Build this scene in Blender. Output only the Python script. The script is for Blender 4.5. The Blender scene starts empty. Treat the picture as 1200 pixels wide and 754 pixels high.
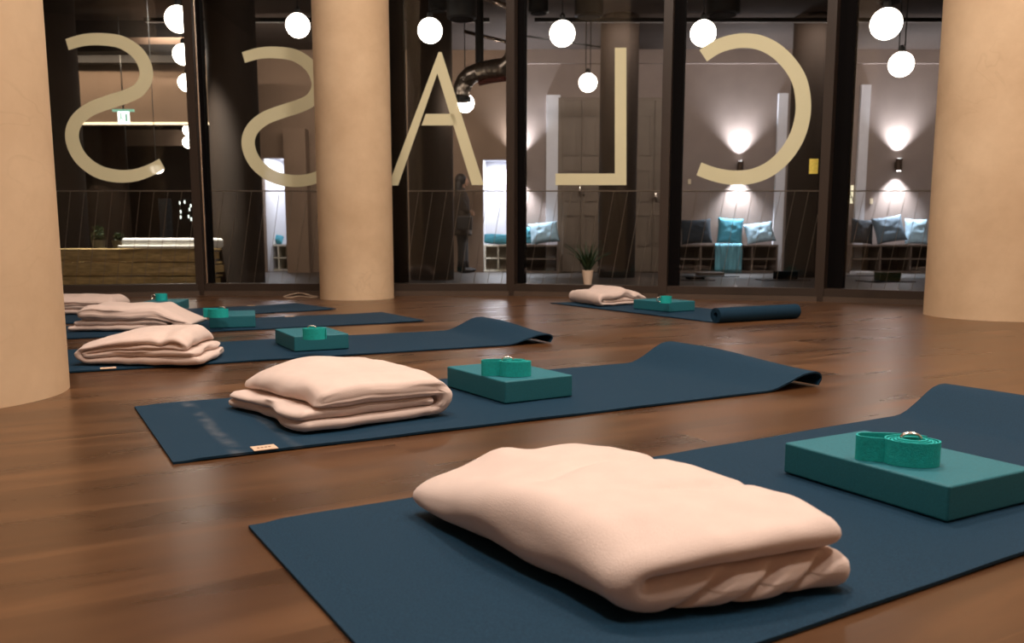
import bpy, bmesh, math, random
from mathutils import Vector, Matrix, noise
random.seed(7)
PI = math.pi
C = bpy.context.scene.collection
SC = bpy.context.scene

# ------------------------------------------------------------------ camera
F, H, TH, CY = 1000.0, 0.395, 0.135, 419.5
CT, ST = math.cos(TH), math.sin(TH)
def ray(u, v):
    U, V = u - 600.0, v - CY
    return Vector((U, F * CT - V * ST, -F * ST - V * CT))
def G(u, v, z=0.0):                      # point at height z seen at a pixel of the photo
    d = ray(u, v); t = (z - H) / d.z
    return Vector((d.x * t, d.y * t, z))
def P(u, v, Y):                          # point at distance Y
    d = ray(u, v); t = Y / d.y
    return Vector((d.x * t, Y, H + d.z * t))
cam = bpy.data.cameras.new('camera'); co = bpy.data.objects.new('camera', cam); C.objects.link(co)
cam.sensor_width = 36; cam.lens = F / 1200 * 36; cam.clip_start = .02; cam.shift_y = (CY - 377) / 1200
co.location = (0, 0, H); co.rotation_euler = (PI / 2 - TH, 0, 0)
cam.dof.use_dof = True; cam.dof.focus_distance = 2.0; cam.dof.aperture_fstop = 7.0
SC.camera = co
SC.view_settings.view_transform = 'Standard'; SC.view_settings.look = 'None'
SC.view_settings.exposure = 0; SC.view_settings.gamma = 1; SC.view_settings.use_curve_mapping = False

# ------------------------------------------------------------------ materials
def new_mat(name):
    m = bpy.data.materials.new(name); m.use_nodes = True
    nt = m.node_tree; return m, nt, nt.nodes['Principled BSDF']
def N(nt, typ, **kw):
    n = nt.nodes.new(typ)
    for k, v in kw.items():
        if k in n.inputs: n.inputs[k].default_value = v
        else: setattr(n, k, v)
    return n
def mat(name, col, rough=.6, var=.12, scale=8, bump=.0, bscale=60, metal=0, emit=None, es=0, sheen=0, stretch=(1,1,1), spec=.5):
    m, nt, b = new_mat(name); L = nt.links.new
    tc = N(nt, 'ShaderNodeTexCoord'); mp = N(nt, 'ShaderNodeMapping'); mp.inputs['Scale'].default_value = stretch
    L(tc.outputs['Object'], mp.inputs['Vector'])
    nz = N(nt, 'ShaderNodeTexNoise', Scale=scale, Detail=5.0); L(mp.outputs[0], nz.inputs['Vector'])
    cr = N(nt, 'ShaderNodeValToRGB'); L(nz.outputs['Fac'], cr.inputs[0])
    cr.color_ramp.elements[0].position = .3; cr.color_ramp.elements[1].position = .7
    cr.color_ramp.elements[0].color = [c * (1 - var) for c in col] + [1]
    cr.color_ramp.elements[1].color = [min(1, c * (1 + var)) for c in col] + [1]
    L(cr.outputs[0], b.inputs['Base Color'])
    b.inputs['Roughness'].default_value = rough; b.inputs['Metallic'].default_value = metal
    b.inputs['Specular IOR Level'].default_value = spec
    if sheen: b.inputs['Sheen Weight'].default_value = sheen; b.inputs['Sheen Roughness'].default_value = .5
    if emit: b.inputs['Emission Color'].default_value = (*emit, 1); b.inputs['Emission Strength'].default_value = es
    if bump:
        n2 = N(nt, 'ShaderNodeTexNoise', Scale=bscale, Detail=4.0); L(mp.outputs[0], n2.inputs['Vector'])
        bp = N(nt, 'ShaderNodeBump', Strength=bump, Distance=.004); L(n2.outputs['Fac'], bp.inputs['Height']); L(bp.outputs[0], b.inputs['Normal'])
    return m

def floor_mat():
    m, nt, b = new_mat('walnut_boards'); L = nt.links.new
    tc = N(nt, 'ShaderNodeTexCoord'); mp = N(nt, 'ShaderNodeMapping')
    mp.inputs['Rotation'].default_value = (0, 0, math.radians(-29)); mp.inputs['Location'].default_value = (.35, .07, 0)
    L(tc.outputs['Object'], mp.inputs['Vector'])
    br = N(nt, 'ShaderNodeTexBrick', offset=.37, **{'Scale': 1.0, 'Brick Width': 1.5, 'Row Height': .18, 'Mortar Size': .0012, 'Mortar Smooth': .3})
    br.inputs['Color1'].default_value = (0, 0, 0, 1); br.inputs['Color2'].default_value = (1, 1, 1, 1); br.inputs['Mortar'].default_value = (.5, .5, .5, 1)
    L(mp.outputs[0], br.inputs['Vector'])
    m2 = N(nt, 'ShaderNodeMapping'); m2.inputs['Scale'].default_value = (.9, 5, 1); L(mp.outputs[0], m2.inputs['Vector'])
    # shift the grain from board to board
    ad = N(nt, 'ShaderNodeVectorMath', operation='MULTIPLY_ADD'); ad.inputs[1].default_value = (7, 7, 7)
    L(br.outputs['Color'], ad.inputs[0]); L(m2.outputs[0], ad.inputs[2])
    nz = N(nt, 'ShaderNodeTexNoise', Scale=1.7, Detail=5.0, Distortion=.7); L(ad.outputs[0], nz.inputs['Vector'])
    cr = N(nt, 'ShaderNodeValToRGB'); L(nz.outputs['Fac'], cr.inputs[0])
    e = cr.color_ramp.elements; e[0].position = .24; e[0].color = (.055, .022, .008, 1); e[1].position = .78; e[1].color = (.20, .088, .034, 1)
    x = e.new(.5); x.color = (.105, .044, .0165, 1)
    mx = N(nt, 'ShaderNodeMix', data_type='RGBA', blend_type='MULTIPLY'); mx.inputs[0].default_value = .25
    L(cr.outputs[0], mx.inputs[6]); L(br.outputs['Color'], mx.inputs[7])
    # seams, a little paler than the boards
    m3 = N(nt, 'ShaderNodeMix', data_type='RGBA'); m3.inputs[7].default_value = (.13, .062, .026, 1)
    ml = N(nt, 'ShaderNodeMath', operation='MULTIPLY'); ml.inputs[1].default_value = .5; L(br.outputs['Fac'], ml.inputs[0])
    L(ml.outputs[0], m3.inputs[0]); L(mx.outputs[2], m3.inputs[6]); L(m3.outputs[2], b.inputs['Base Color'])
    r = N(nt, 'ShaderNodeMapRange'); r.inputs[3].default_value = .22; r.inputs[4].default_value = .36; L(nz.outputs['Fac'], r.inputs[0]); L(r.outputs[0], b.inputs['Roughness'])
    b.inputs['Specular IOR Level'].default_value = .55
    nb = N(nt, 'ShaderNodeTexNoise', Scale=1.6, Detail=1.5); L(m2.outputs[0], nb.inputs['Vector'])
    bp = N(nt, 'ShaderNodeBump', Strength=.10, Distance=.003); L(nb.outputs['Fac'], bp.inputs['Height']); L(bp.outputs[0], b.inputs['Normal'])
    return m

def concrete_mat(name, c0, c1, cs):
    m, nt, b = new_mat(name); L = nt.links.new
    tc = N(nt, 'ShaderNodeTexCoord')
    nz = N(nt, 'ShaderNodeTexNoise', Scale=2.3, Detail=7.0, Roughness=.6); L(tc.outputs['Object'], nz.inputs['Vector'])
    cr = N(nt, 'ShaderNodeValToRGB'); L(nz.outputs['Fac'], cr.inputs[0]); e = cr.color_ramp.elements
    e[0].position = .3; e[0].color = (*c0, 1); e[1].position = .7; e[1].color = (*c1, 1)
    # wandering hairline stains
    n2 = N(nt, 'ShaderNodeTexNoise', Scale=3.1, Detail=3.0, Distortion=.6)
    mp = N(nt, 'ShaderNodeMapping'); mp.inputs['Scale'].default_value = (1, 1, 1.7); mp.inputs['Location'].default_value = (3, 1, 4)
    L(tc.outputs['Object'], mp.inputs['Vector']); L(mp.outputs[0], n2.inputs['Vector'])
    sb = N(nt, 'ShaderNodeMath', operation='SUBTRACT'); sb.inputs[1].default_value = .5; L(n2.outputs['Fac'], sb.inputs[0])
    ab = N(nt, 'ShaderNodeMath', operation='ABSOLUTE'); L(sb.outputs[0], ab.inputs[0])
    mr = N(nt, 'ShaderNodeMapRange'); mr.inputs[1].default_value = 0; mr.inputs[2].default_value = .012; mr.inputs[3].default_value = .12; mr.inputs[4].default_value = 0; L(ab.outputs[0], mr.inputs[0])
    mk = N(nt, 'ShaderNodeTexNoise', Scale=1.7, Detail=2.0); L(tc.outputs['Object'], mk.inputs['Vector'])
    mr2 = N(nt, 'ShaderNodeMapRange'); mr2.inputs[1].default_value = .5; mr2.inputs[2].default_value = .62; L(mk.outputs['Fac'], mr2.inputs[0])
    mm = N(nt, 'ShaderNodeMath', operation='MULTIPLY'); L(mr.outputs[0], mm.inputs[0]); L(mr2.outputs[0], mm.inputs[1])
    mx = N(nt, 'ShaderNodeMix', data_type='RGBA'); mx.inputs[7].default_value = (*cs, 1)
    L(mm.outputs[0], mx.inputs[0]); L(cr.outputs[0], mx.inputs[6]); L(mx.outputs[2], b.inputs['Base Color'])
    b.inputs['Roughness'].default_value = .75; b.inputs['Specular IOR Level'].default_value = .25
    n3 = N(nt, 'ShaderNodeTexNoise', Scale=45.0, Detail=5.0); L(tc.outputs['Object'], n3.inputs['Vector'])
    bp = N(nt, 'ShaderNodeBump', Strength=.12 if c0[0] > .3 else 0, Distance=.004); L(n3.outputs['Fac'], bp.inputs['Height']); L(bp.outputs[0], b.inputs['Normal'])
    return m

def mat_mat():
    """navy rubber with fine weave and, where the mat wears, two pale chalky rubs across it (object space)"""
    m, nt, b = new_mat('navy_mat_rubber'); L = nt.links.new
    tc = N(nt, 'ShaderNodeTexCoord')
    nz = N(nt, 'ShaderNodeTexNoise', Scale=420.0, Detail=2.0); L(tc.outputs['Object'], nz.inputs['Vector'])
    cr = N(nt, 'ShaderNodeValToRGB'); L(nz.outputs['Fac'], cr.inputs[0]); e = cr.color_ramp.elements
    e[0].position = .3; e[0].color = (.003, .023, .048, 1); e[1].position = .7; e[1].color = (.007, .038, .074, 1)
    L(cr.outputs[0], b.inputs['Base Color']); b.inputs['Roughness'].default_value = .7; b.inputs['Specular IOR Level'].default_value = .2
    bp = N(nt, 'ShaderNodeBump', Strength=.25, Distance=.001); L(nz.outputs['Fac'], bp.inputs['Height']); L(bp.outputs[0], b.inputs['Normal'])
    return m
def worn_mat():
    m = mat_mat(); m.name = 'navy_mat_rubber_scuffed'; nt = m.node_tree; L = nt.links.new; b = nt.nodes['Principled BSDF']
    src = b.inputs['Base Color'].links[0].from_socket
    tc = N(nt, 'ShaderNodeTexCoord'); sx = N(nt, 'ShaderNodeSeparateXYZ'); L(tc.outputs['Object'], sx.inputs[0])
    tot = None
    for x0, w, a in ((.115, .022, .2), (.225, .017, .11)):
        s = N(nt, 'ShaderNodeMath', operation='SUBTRACT'); s.inputs[1].default_value = x0; L(sx.outputs[0], s.inputs[0])
        ab = N(nt, 'ShaderNodeMath', operation='ABSOLUTE'); L(s.outputs[0], ab.inputs[0])
        mr = N(nt, 'ShaderNodeMapRange', interpolation_type='SMOOTHSTEP'); mr.inputs[2].default_value = w; mr.inputs[3].default_value = a; mr.inputs[4].default_value = 0; L(ab.outputs[0], mr.inputs[0])
        if tot is None: tot = mr.outputs[0]
        else:
            ad = N(nt, 'ShaderNodeMath', operation='ADD'); L(tot, ad.inputs[0]); L(mr.outputs[0], ad.inputs[1]); tot = ad.outputs[0]
    n2 = N(nt, 'ShaderNodeTexNoise', Scale=16.0, Detail=6.0); L(tc.outputs['Object'], n2.inputs['Vector'])
    r2 = N(nt, 'ShaderNodeMapRange'); r2.inputs[1].default_value = .4; r2.inputs[2].default_value = .7; L(n2.outputs['Fac'], r2.inputs[0])
    mm = N(nt, 'ShaderNodeMath', operation='MULTIPLY'); L(tot, mm.inputs[0]); L(r2.outputs[0], mm.inputs[1])
    mx = N(nt, 'ShaderNodeMix', data_type='RGBA'); mx.inputs[7].default_value = (.45, .42, .4, 1)
    L(mm.outputs[0], mx.inputs[0]); L(src, mx.inputs[6]); L(mx.outputs[2], b.inputs['Base Color'])
    return m
def glass_mat():
    m = bpy.data.materials.new('window_glass'); m.use_nodes = True; nt = m.node_tree; L = nt.links.new
    for n in list(nt.nodes): nt.nodes.remove(n)
    o = N(nt, 'ShaderNodeOutputMaterial'); t = N(nt, 'ShaderNodeBsdfTransparent'); t.inputs[0].default_value = (.94, .93, .91, 1)
    g = N(nt, 'ShaderNodeBsdfGlossy', Roughness=.0); fr = N(nt, 'ShaderNodeFresnel', IOR=1.3); mx = N(nt, 'ShaderNodeMixShader')
    L(fr.outputs[0], mx.inputs[0]); L(t.outputs[0], mx.inputs[1]); L(g.outputs[0], mx.inputs[2]); L(mx.outputs[0], o.inputs[0])
    return m
def film_mat():
    m, nt, b = new_mat('cream_window_film'); L = nt.links.new
    nz = N(nt, 'ShaderNodeTexNoise', Scale=3.0, Detail=3.0); tc = N(nt, 'ShaderNodeTexCoord'); L(tc.outputs['Object'], nz.inputs['Vector'])
    cr = N(nt, 'ShaderNodeValToRGB'); L(nz.outputs['Fac'], cr.inputs[0])
    cr.color_ramp.elements[0].color = (.82, .76, .49, 1); cr.color_ramp.elements[1].color = (.92, .86, .58, 1)
    L(cr.outputs[0], b.inputs['Base Color']); b.inputs['Roughness'].default_value = .6; b.inputs['Alpha'].default_value = .86
    return m
def leaf_mat(): return mat('leaf_green', (.015, .035, .01), .5, .4, 12)

M = dict(
 floor=floor_mat(),
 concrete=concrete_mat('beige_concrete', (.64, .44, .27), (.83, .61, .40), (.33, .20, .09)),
 shaded_concrete=concrete_mat('shaded_concrete', (.016, .010, .006), (.024, .015, .010), (.02, .012, .008)),  # shade of the unlit lounge columns put into the colour
 shaded_brown_concrete=concrete_mat('shaded_brown_concrete', (.032, .021, .014), (.044, .029, .020), (.04, .025, .014)),  # same painted-in shade, slightly lighter brown
 mat=mat_mat(), worn=worn_mat(), glass=glass_mat(), film=film_mat(), leaf=leaf_mat(),
 fleece=mat('pink_beige_fleece', (.78, .605, .535), .95, .03, 25, .30, 620, sheen=.25, spec=.1),
 fleece_edge=mat('fleece_tag', (.62, .42, .24), .9, .05),
 block=mat('teal_foam', (.011, .145, .185), .6, .10, 260, .12, 500),
 strap=mat('jade_webbing', (.003, .44, .42), .7, .12, 200, .3, 500),
 ring=mat('steel_ring', (.75, .66, .58), .25, .05, metal=1),
 tag=mat('tan_tag', (.70, .48, .34), .8, .05), ink=mat('tag_ink', (.25, .14, .08), .8, .05),
 frame=mat('bronze_frame', (.040, .026, .019), .42, .12, 6, stretch=(1,1,.2)),
 frame_low=mat('bronze_frame_foot', (.09, .058, .040), .5, .12, 6),
 black=mat('dull_black', (.003, .002, .002), .8, .1, spec=.1),
 wallroom=mat('studio_wall', (.60, .47, .35), .9, .06, 3),
 ceilroom=mat('studio_ceiling', (.30, .23, .17), .9, .06, 3),
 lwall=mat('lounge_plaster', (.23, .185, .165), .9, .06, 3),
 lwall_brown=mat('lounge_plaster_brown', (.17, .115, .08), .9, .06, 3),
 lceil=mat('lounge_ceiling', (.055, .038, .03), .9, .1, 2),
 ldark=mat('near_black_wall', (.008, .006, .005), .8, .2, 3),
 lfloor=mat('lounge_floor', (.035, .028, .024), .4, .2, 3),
 white=mat('white_paint', (.60, .61, .66), .6, .03), cream=mat('cream_plastic', (.7, .6, .42), .5, .03),
 doorm=mat('taupe_door', (.16, .125, .095), .55, .06, 5),
 shelf=mat('dark_shelf', (.035, .026, .022), .6, .1), shelf_edge=mat('shelf_edge', (.13, .10, .085), .6, .1),
 shelf_white=mat('white_shelf', (.6, .56, .46), .6, .05),
 cush_light=mat('pale_blue_cloth', (.30, .46, .58), .9, .12, 14, .3, 80), cush_dark=mat('dark_teal_cloth', (.005, .014, .024), .9, .2, 14, .3, 80),
 cush_mid=mat('sea_blue_cloth', (.05, .25, .34), .9, .15, 14, .3, 80), cush_grey=mat('slate_blue_cloth', (.10, .15, .20), .9, .15, 14, .3, 80),
 throw=mat('sky_knit', (.12, .34, .44), .95, .45, 26, .5, 60, stretch=(1, 1, .12)),
 duct=mat('galvanised_duct', (.42, .36, .31), .3, .25, 30, metal=1), red=mat('red_band', (.10, .012, .008), .6, .1),
 pipe=mat('steel_pipe', (.55, .45, .38), .25, .15, metal=1),
 lampblack=mat('matt_black', (.004, .004, .004), .45, .1), bronze=mat('dark_bronze', (.05, .03, .02), .4, .1, metal=.6),
 globe=mat('lit_opal_glass', (.9, .85, .8), .3, .02, emit=(1.0, .90, .80), es=15.0),
 bulbwhite=mat('lit_lens', (.9, .9, .9), .3, .02, emit=(.95, .95, 1.0), es=12.0),
 cove=mat('lit_cove', (.9, .8, .6), .3, .02, emit=(1.0, .80, .52), es=1.3),
 exitgreen=mat('exit_green', (.1, .5, .3), .4, .05, emit=(.45, .8, .65), es=.5), exitwhite=mat('exit_white', (.9, .95, .9), .4, .02, emit=(.9, 1, .95), es=2.2),
 litwin=mat('lit_window', (.9, .9, .7), .4, .02, emit=(1, .93, .66), es=.8), notice=mat('yellow_notice', (.80, .62, .10), .6, .15, 90),
 wood=mat('pallet_wood', (.50, .35, .15), .8, .35, 9, .2, 30, stretch=(1, 6, 6)),
 mattress=mat('white_upholstery', (.78, .76, .70), .8, .04, 9),
 pot=mat('white_ceramic', (.72, .55, .42), .5, .03), soil=mat('soil', (.02, .012, .008), .95, .3, 60),
 skin=mat('skin', (.34, .19, .12), .6, .05), hair=mat('dark_hair', (.012, .008, .006), .6, .2, 40, stretch=(8, 8, 1)),
 coat=mat('fawn_coat', (.032, .021, .014), .9, .15, 20), trouser=mat('black_trousers', (.006, .005, .005), .85, .2), bag=mat('black_bag', (.01, .008, .008), .5, .2),
 cord=mat('pale_cord', (.6, .45, .33), .7, .05), rail=mat('rail_steel', (.34, .27, .22), .5, .1, metal=.3),
 lamp_panel=mat('lit_panel', (.9, .85, .8), .4, .02, emit=(1, .85, .68), es=4.0),
)

# ------------------------------------------------------------------ mesh helpers
class MB:
    def __init__(s): s.v = []; s.f = []
    def add(s, vs, fs):
        n = len(s.v); s.v += [Vector(v) for v in vs]; s.f += [tuple(i + n for i in f) for f in fs]; return s
    def box(s, c, size, rot=None):
        x, y, z = [q / 2 for q in size]; vs = []
        for k in range(8):
            p = Vector(((-x, x)[k & 1], (-y, y)[k >> 1 & 1], (-z, z)[k >> 2 & 1]))
            if rot is not None: p = rot @ p
            vs.append(p + Vector(c))
        return s.add(vs, [(0, 2, 3, 1), (4, 5, 7, 6), (0, 1, 5, 4), (2, 6, 7, 3), (0, 4, 6, 2), (1, 3, 7, 5)])
    def lathe(s, prof, n=32, c=(0, 0, 0), cap=True):
        vs = []; fs = []
        for r, z in prof:
            for k in range(n): a = 2 * PI * k / n; vs.append((c[0] + r * math.cos(a), c[1] + r * math.sin(a), c[2] + z))
        for i in range(len(prof) - 1):
            for k in range(n): a, b = i * n + k, i * n + (k + 1) % n; fs.append((a, b, b + n, a + n))
        if cap: fs.append(tuple(reversed(range(n)))); fs.append(tuple((len(prof) - 1) * n + k for k in range(n)))
        return s.add(vs, fs)
    def tube(s, pts, r, n=10, closed=False):
        pts = [Vector(p) for p in pts]; m = len(pts); vs = []; fs = []; up = Vector((.13, .21, 1)).normalized()
        for i, p in enumerate(pts):
            a = pts[(i - 1) % m] if (closed or i) else p; b = pts[(i + 1) % m] if (closed or i < m - 1) else p
            t = (b - a).normalized(); x = t.cross(up)
            if x.length < .05: x = t.cross(Vector((1, 0, 0)))
            x.normalize(); y = t.cross(x); rr = r[i] if isinstance(r, (list, tuple)) else r
            for k in range(n): q = 2 * PI * k / n; vs.append(p + x * math.cos(q) * rr + y * math.sin(q) * rr)
        for i in range(m if closed else m - 1):
            for k in range(n): a, b = i * n + k, i * n + (k + 1) % n; j = ((i + 1) % m - i) * n; fs.append((a, b, b + j, a + j))
        if not closed: fs.append(tuple(reversed(range(n)))); fs.append(tuple((m - 1) * n + k for k in range(n)))
        return s.add(vs, fs)
    def sphere(s, c, r, n=24, sx=1, sy=1, sz=1):
        prof = [(max(1e-4, math.sin(PI * i / n)), -math.cos(PI * i / n)) for i in range(n + 1)]
        k = len(s.v); s.lathe(prof, n * 2)
        for i in range(k, len(s.v)): v = s.v[i]; s.v[i] = Vector((c[0] + v.x * r * sx, c[1] + v.y * r * sy, c[2] + v.z * r * sz))
        return s
    def build(s, name, m, parent=None, loc=(0, 0, 0), rotz=0, smooth=False, bevel=0, seg=3, sub=0, auto=False):
        me = bpy.data.meshes.new(name); me.from_pydata([tuple(v) for v in s.v], [], s.f)
        bm = bmesh.new(); bm.from_mesh(me)
        if smooth: bmesh.ops.remove_doubles(bm, verts=bm.verts, dist=1e-6)
        bmesh.ops.recalc_face_normals(bm, faces=bm.faces); bm.to_mesh(me); bm.free()
        me.materials.append(m)
        if smooth or bevel:
            for p in me.polygons: p.use_smooth = True
        o = bpy.data.objects.new(name, me); C.objects.link(o); o.location = loc; o.rotation_euler = (0, 0, rotz)
        if parent: o.parent = parent
        if bevel:
            md = o.modifiers.new('bevel', 'BEVEL'); md.width = bevel; md.segments = seg; md.limit_method = 'ANGLE'; md.angle_limit = .6
            w = o.modifiers.new('wn', 'WEIGHTED_NORMAL'); w.keep_sharp = True
        if auto: me.set_sharp_from_angle(angle=math.radians(35))
        if sub: md = o.modifiers.new('sub', 'SUBSURF'); md.levels = md.render_levels = sub
        return o
def thing(name, label, cat, loc=(0, 0, 0), rotz=0, group=None):
    o = bpy.data.objects.new(name, None); C.objects.link(o); o.location = loc; o.rotation_euler = (0, 0, rotz); o.empty_display_size = .05
    return tag(o, label, cat, group)
def tag(o, label, cat, group=None):
    o['label'] = label; o['category'] = cat
    if group: o['group'] = group
    return o
def struct(o): o['kind'] = 'structure'; return o
def sm(t): t = max(0, min(1, t)); return t * t * (3 - 2 * t)

# ------------------------------------------------------------------ studio shell
ZC = 4.3
LF = -.12                                   # lounge floor level beyond the glass
fac = [Vector((-5.2, 5.35, 0)), G(239, 346), None, G(601, 346.2), G(777, 349.5), G(962, 353), Vector((3.9, 4.55, 0))]
ZT = 3.4                                    # head of the glazing
fac[2] = (fac[1] + fac[3]) / 2
# floor slab follows the facade
mb = MB(); pts = [(p.x, p.y + .10) for p in fac] + [(3.9, -4), (-5.2, -4)]
n = len(pts); mb.add([(x, y, 0) for x, y in pts] + [(x, y, -.2) for x, y in pts], [tuple(range(n)), tuple(reversed(range(n, 2 * n)))] + [(i, (i + 1) % n, (i + 1) % n + n, i + n) for i in range(n)])
struct(mb.build('floor', M['floor']))
mb = MB(); mb.add([(x, y, ZC) for x, y in pts] + [(x, y, ZC + .2) for x, y in pts], [tuple(reversed(range(n))), tuple(range(n, 2 * n))] + [(i, i + n, (i + 1) % n + n, (i + 1) % n) for i in range(n)])
struct(mb.build('ceiling', M['ceilroom']))
struct(MB().box((-5.3, .75, 2.1), (.2, 9.5, 4.6)).build('wall_left', M['wallroom']))
struct(MB().box((4.0, .37, 2.1), (.2, 8.74, 4.6)).build('wall_right', M['wallroom']))
struct(MB().box((-.65, -4.1, 2.1), (9.5, .2, 4.6)).build('wall_back', M['wallroom']))

# facade: six glazed bays
def wall_box(mb, a, b, z0, z1, d0, d1, e0=0, e1=0):
    t = (b - a).normalized(); nn = Vector((-t.y, t.x, 0))
    a = a + t * e0; b = b - t * e1; vs = []
    for p in (a, b):
        for d in (d0, d1):
            for z in (z0, z1): vs.append(p + nn * d + Vector((0, 0, z)))
    return mb.add(vs, [(0, 1, 3, 2), (4, 6, 7, 5), (0, 4, 5, 1), (2, 3, 7, 6), (0, 2, 6, 4), (1, 5, 7, 3)])
for i in range(6):
    a, b = fac[i], fac[i + 1]
    w = bpy.data.objects.new('window_%d' % (i + 1), None); C.objects.link(w); struct(w)
    m1 = MB(); wall_box(m1, a, b, .034, .088, -.06, .09, .03, .03); wall_box(m1, a, b, ZT - .12, ZT, -.02, .09, .03, .03)
    m1.build('window_frame', M['frame'], w); struct(wall_box(MB(), a, b, ZT, ZC, -.02, .10).build('wall_front', M['wallroom']))
    wall_box(MB(), a, b, 0, .034, -.075, .09, .03, .03).build('sill_foot', M['frame_low'], w)
    wall_box(MB(), a, b, .088, ZT - .12, .030, .038, .03, .03).build('glass_pane', M['glass'], w)
    t = (b - a).normalized(); nn = Vector((-t.y, t.x, 0)); R = Matrix.Rotation(math.atan2(t.y, t.x), 3, 'Z')
    if i > 0:
        MB().box(a + nn * .015 + Vector((0, 0, ZT / 2)), (.060, .17, ZT), R).build('mullion', M['frame'], w)
        wdt = {3: .05, 4: .075, 5: .10}.get(i, .03)
        MB().box(a + t * (.03 + wdt / 2) + nn * .055 + Vector((0, 0, ZT / 2 + .04)), (wdt, .07, ZT - .1), R).build('reflection_strip', M['black'], w)  # black strip imitates the mullion's side mirrored in the glass
    if i == 2:
        MB().box(a + t * .27 + nn * .075 + Vector((0, 0, ZT / 2 + .04)), (.20, .06, ZT - .1), R).build('blanking_panel', M['black'], w)
    if i in (1, 2):
        MB().tube([a + t * .044 - nn * .045 + Vector((0, 0, .09)), a + t * .044 - nn * .045 + Vector((0, 0, ZT - .13))], .007, 8).build('pull_bar', M['pipe'], w)
def facade_pt(u, v, bay, off=.024):
    a, b = fac[bay], fac[bay + 1]; t = (b - a).normalized(); nn = Vector((-t.y, t.x, 0)); d = ray(u, v); o = Vector((0, 0, H))
    k = ((a + nn * off - o).dot(nn)) / d.dot(nn); return o + d * k

# vinyl letters, read from outside
def spline(pts, n=10):
    out = []
    for i in range(len(pts) - 1):
        p0, p1, p2, p3 = pts[max(i - 1, 0)], pts[i], pts[i + 1], pts[min(i + 2, len(pts) - 1)]
        for k in range(n):
            t = k / n; out.append(tuple(.5 * (2 * p1[j] + (p2[j] - p0[j]) * t + (2 * p0[j] - 5 * p1[j] + 4 * p2[j] - p3[j]) * t * t + (3 * p1[j] - p0[j] - 3 * p2[j] + p3[j]) * t ** 3) for j in range(2)))
    return out + [tuple(pts[-1])]
def letter(polys, bay, label):
    mb = MB(); a, b = fac[bay], fac[bay + 1]; t = (b - a).normalized(); nn = Vector((-t.y, t.x, 0))
    for poly, quads in polys:
        f = [facade_pt(u, v, bay, .026) for u, v in poly]; k = len(f)
        if quads:      # strip
            h = k // 2
            for i in range(h - 1):
                q = [f[i], f[i + 1], f[k - 2 - i], f[k - 1 - i]]; mb.add(q + [p + nn * .0015 for p in q], [(0, 1, 2, 3), (7, 6, 5, 4), (0, 4, 5, 1), (2, 6, 7, 3)] + ([(0, 3, 7, 4)] if i == 0 else []) + ([(1, 5, 6, 2)] if i == h - 2 else []))
        else: mb.add(f + [p + nn * .0015 for p in f], [tuple(range(k)), tuple(reversed(range(k, 2 * k)))] + [(i, i + k, (i + 1) % k + k, (i + 1) % k) for i in range(k)])
    return tag(mb.build('vinyl_letter', M['film']), label, 'window lettering', 'vinyl letters spelling CLASS backwards on the glass')
def stroke(cl, w):
    cl = spline(cl); L, R = [], []
    for i, p in enumerate(cl):
        a, b = cl[max(i - 1, 0)], cl[min(i + 1, len(cl) - 1)]; dx, dy = b[0] - a[0], b[1] - a[1]; l = math.hypot(dx, dy)
        ww = w(i / (len(cl) - 1)) / 2; L.append((p[0] - dy / l * ww, p[1] + dx / l * ww)); R.append((p[0] + dy / l * ww, p[1] - dx / l * ww))
    return L + R[::-1]
Scl = [(78.5,52.3),(98,47),(119,46),(142,49.5),(160,61),(169.5,76),(171,91),(163,105),(148,113),(128,119.5),(106,128),(91,140),(84.5,155),(87,172),(97,188),(115,201),(137,206.5),(158,205.5),(176,199.5),(190,192)]
letter([(stroke(Scl, lambda t: 13.5 + 3 * math.sin(PI * t)), True)], 0, 'cream reversed letter S on the leftmost glass bay beside the left column')
letter([(stroke([(282 + (x - 75) * .94, 55 + (y - 39) * .937) for x, y in Scl], lambda t: 12.8 + 3 * math.sin(PI * t)), True)], 1, 'cream reversed letter S partly hidden behind the middle column')
Ccl = [(824,65.3),(840,55),(857,49.3),(874,47.6),(892,50.5),(910,60),(926,76),(936.5,94),(941,115),(940.5,137),(934,160),(921,181),(903,197.5),(882,206.5),(859,208.3),(838,204.8),(819,198)]
letter([(stroke(Ccl, lambda t: 16 + 2.2 * math.sin(PI * t)), True)], 4, 'large cream reversed letter C over the wall lamp on the glass')
letter([([(720.5, 56), (734, 56), (734, 217), (651, 217), (651, 203.5), (720.5, 203.5)], False)], 3, 'cream reversed letter L on the glass above the potted plant')
letter([([(514, 61), (517.5, 61), (567, 217), (553, 217), (512.5, 86), (466.5, 217.5), (455, 217.5)], False), ([(499, 133.5), (532, 133.5), (536, 147), (494, 147)], False)], 2, 'cream letter A on the glass just right of the middle column')
p = facade_pt(953.5, 195, 4, .026)
o = MB().box((0, 0, 0), (.056, .0015, .098)).build('paper_notice', M['notice'], loc=p, rotz=math.atan2((fac[5] - fac[4]).y, (fac[5] - fac[4]).x))
tag(o, 'small yellow notice stuck high on the glass right of the letter C', 'notice')

# ------------------------------------------------------------------ round columns
def column(name, x, y, r, z0, z1, m, label, group):
    n = 96; mb = MB().lathe([(r, 0), (r, z1 - z0)], n)
    return tag(mb.build(name, m, loc=(x, y, z0), auto=True, smooth=True), label, 'column', group)
g1 = 'pale concrete columns in the studio'
column('concrete_column', -1.512, 2.17, .33, 0, ZC, M['concrete'], 'pale concrete column at the left edge, nearest the camera', g1)
q = G(411, 352.5); column('concrete_column', q.x - .002, q.y + .262, .258, 0, ZC, M['concrete'], 'pale concrete column in front of the glass, half covering a letter S', g1)
column('concrete_column', 2.61, 4.58, .36, 0, ZC, M['concrete'], 'pale stained concrete column at the right edge', g1)

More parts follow.
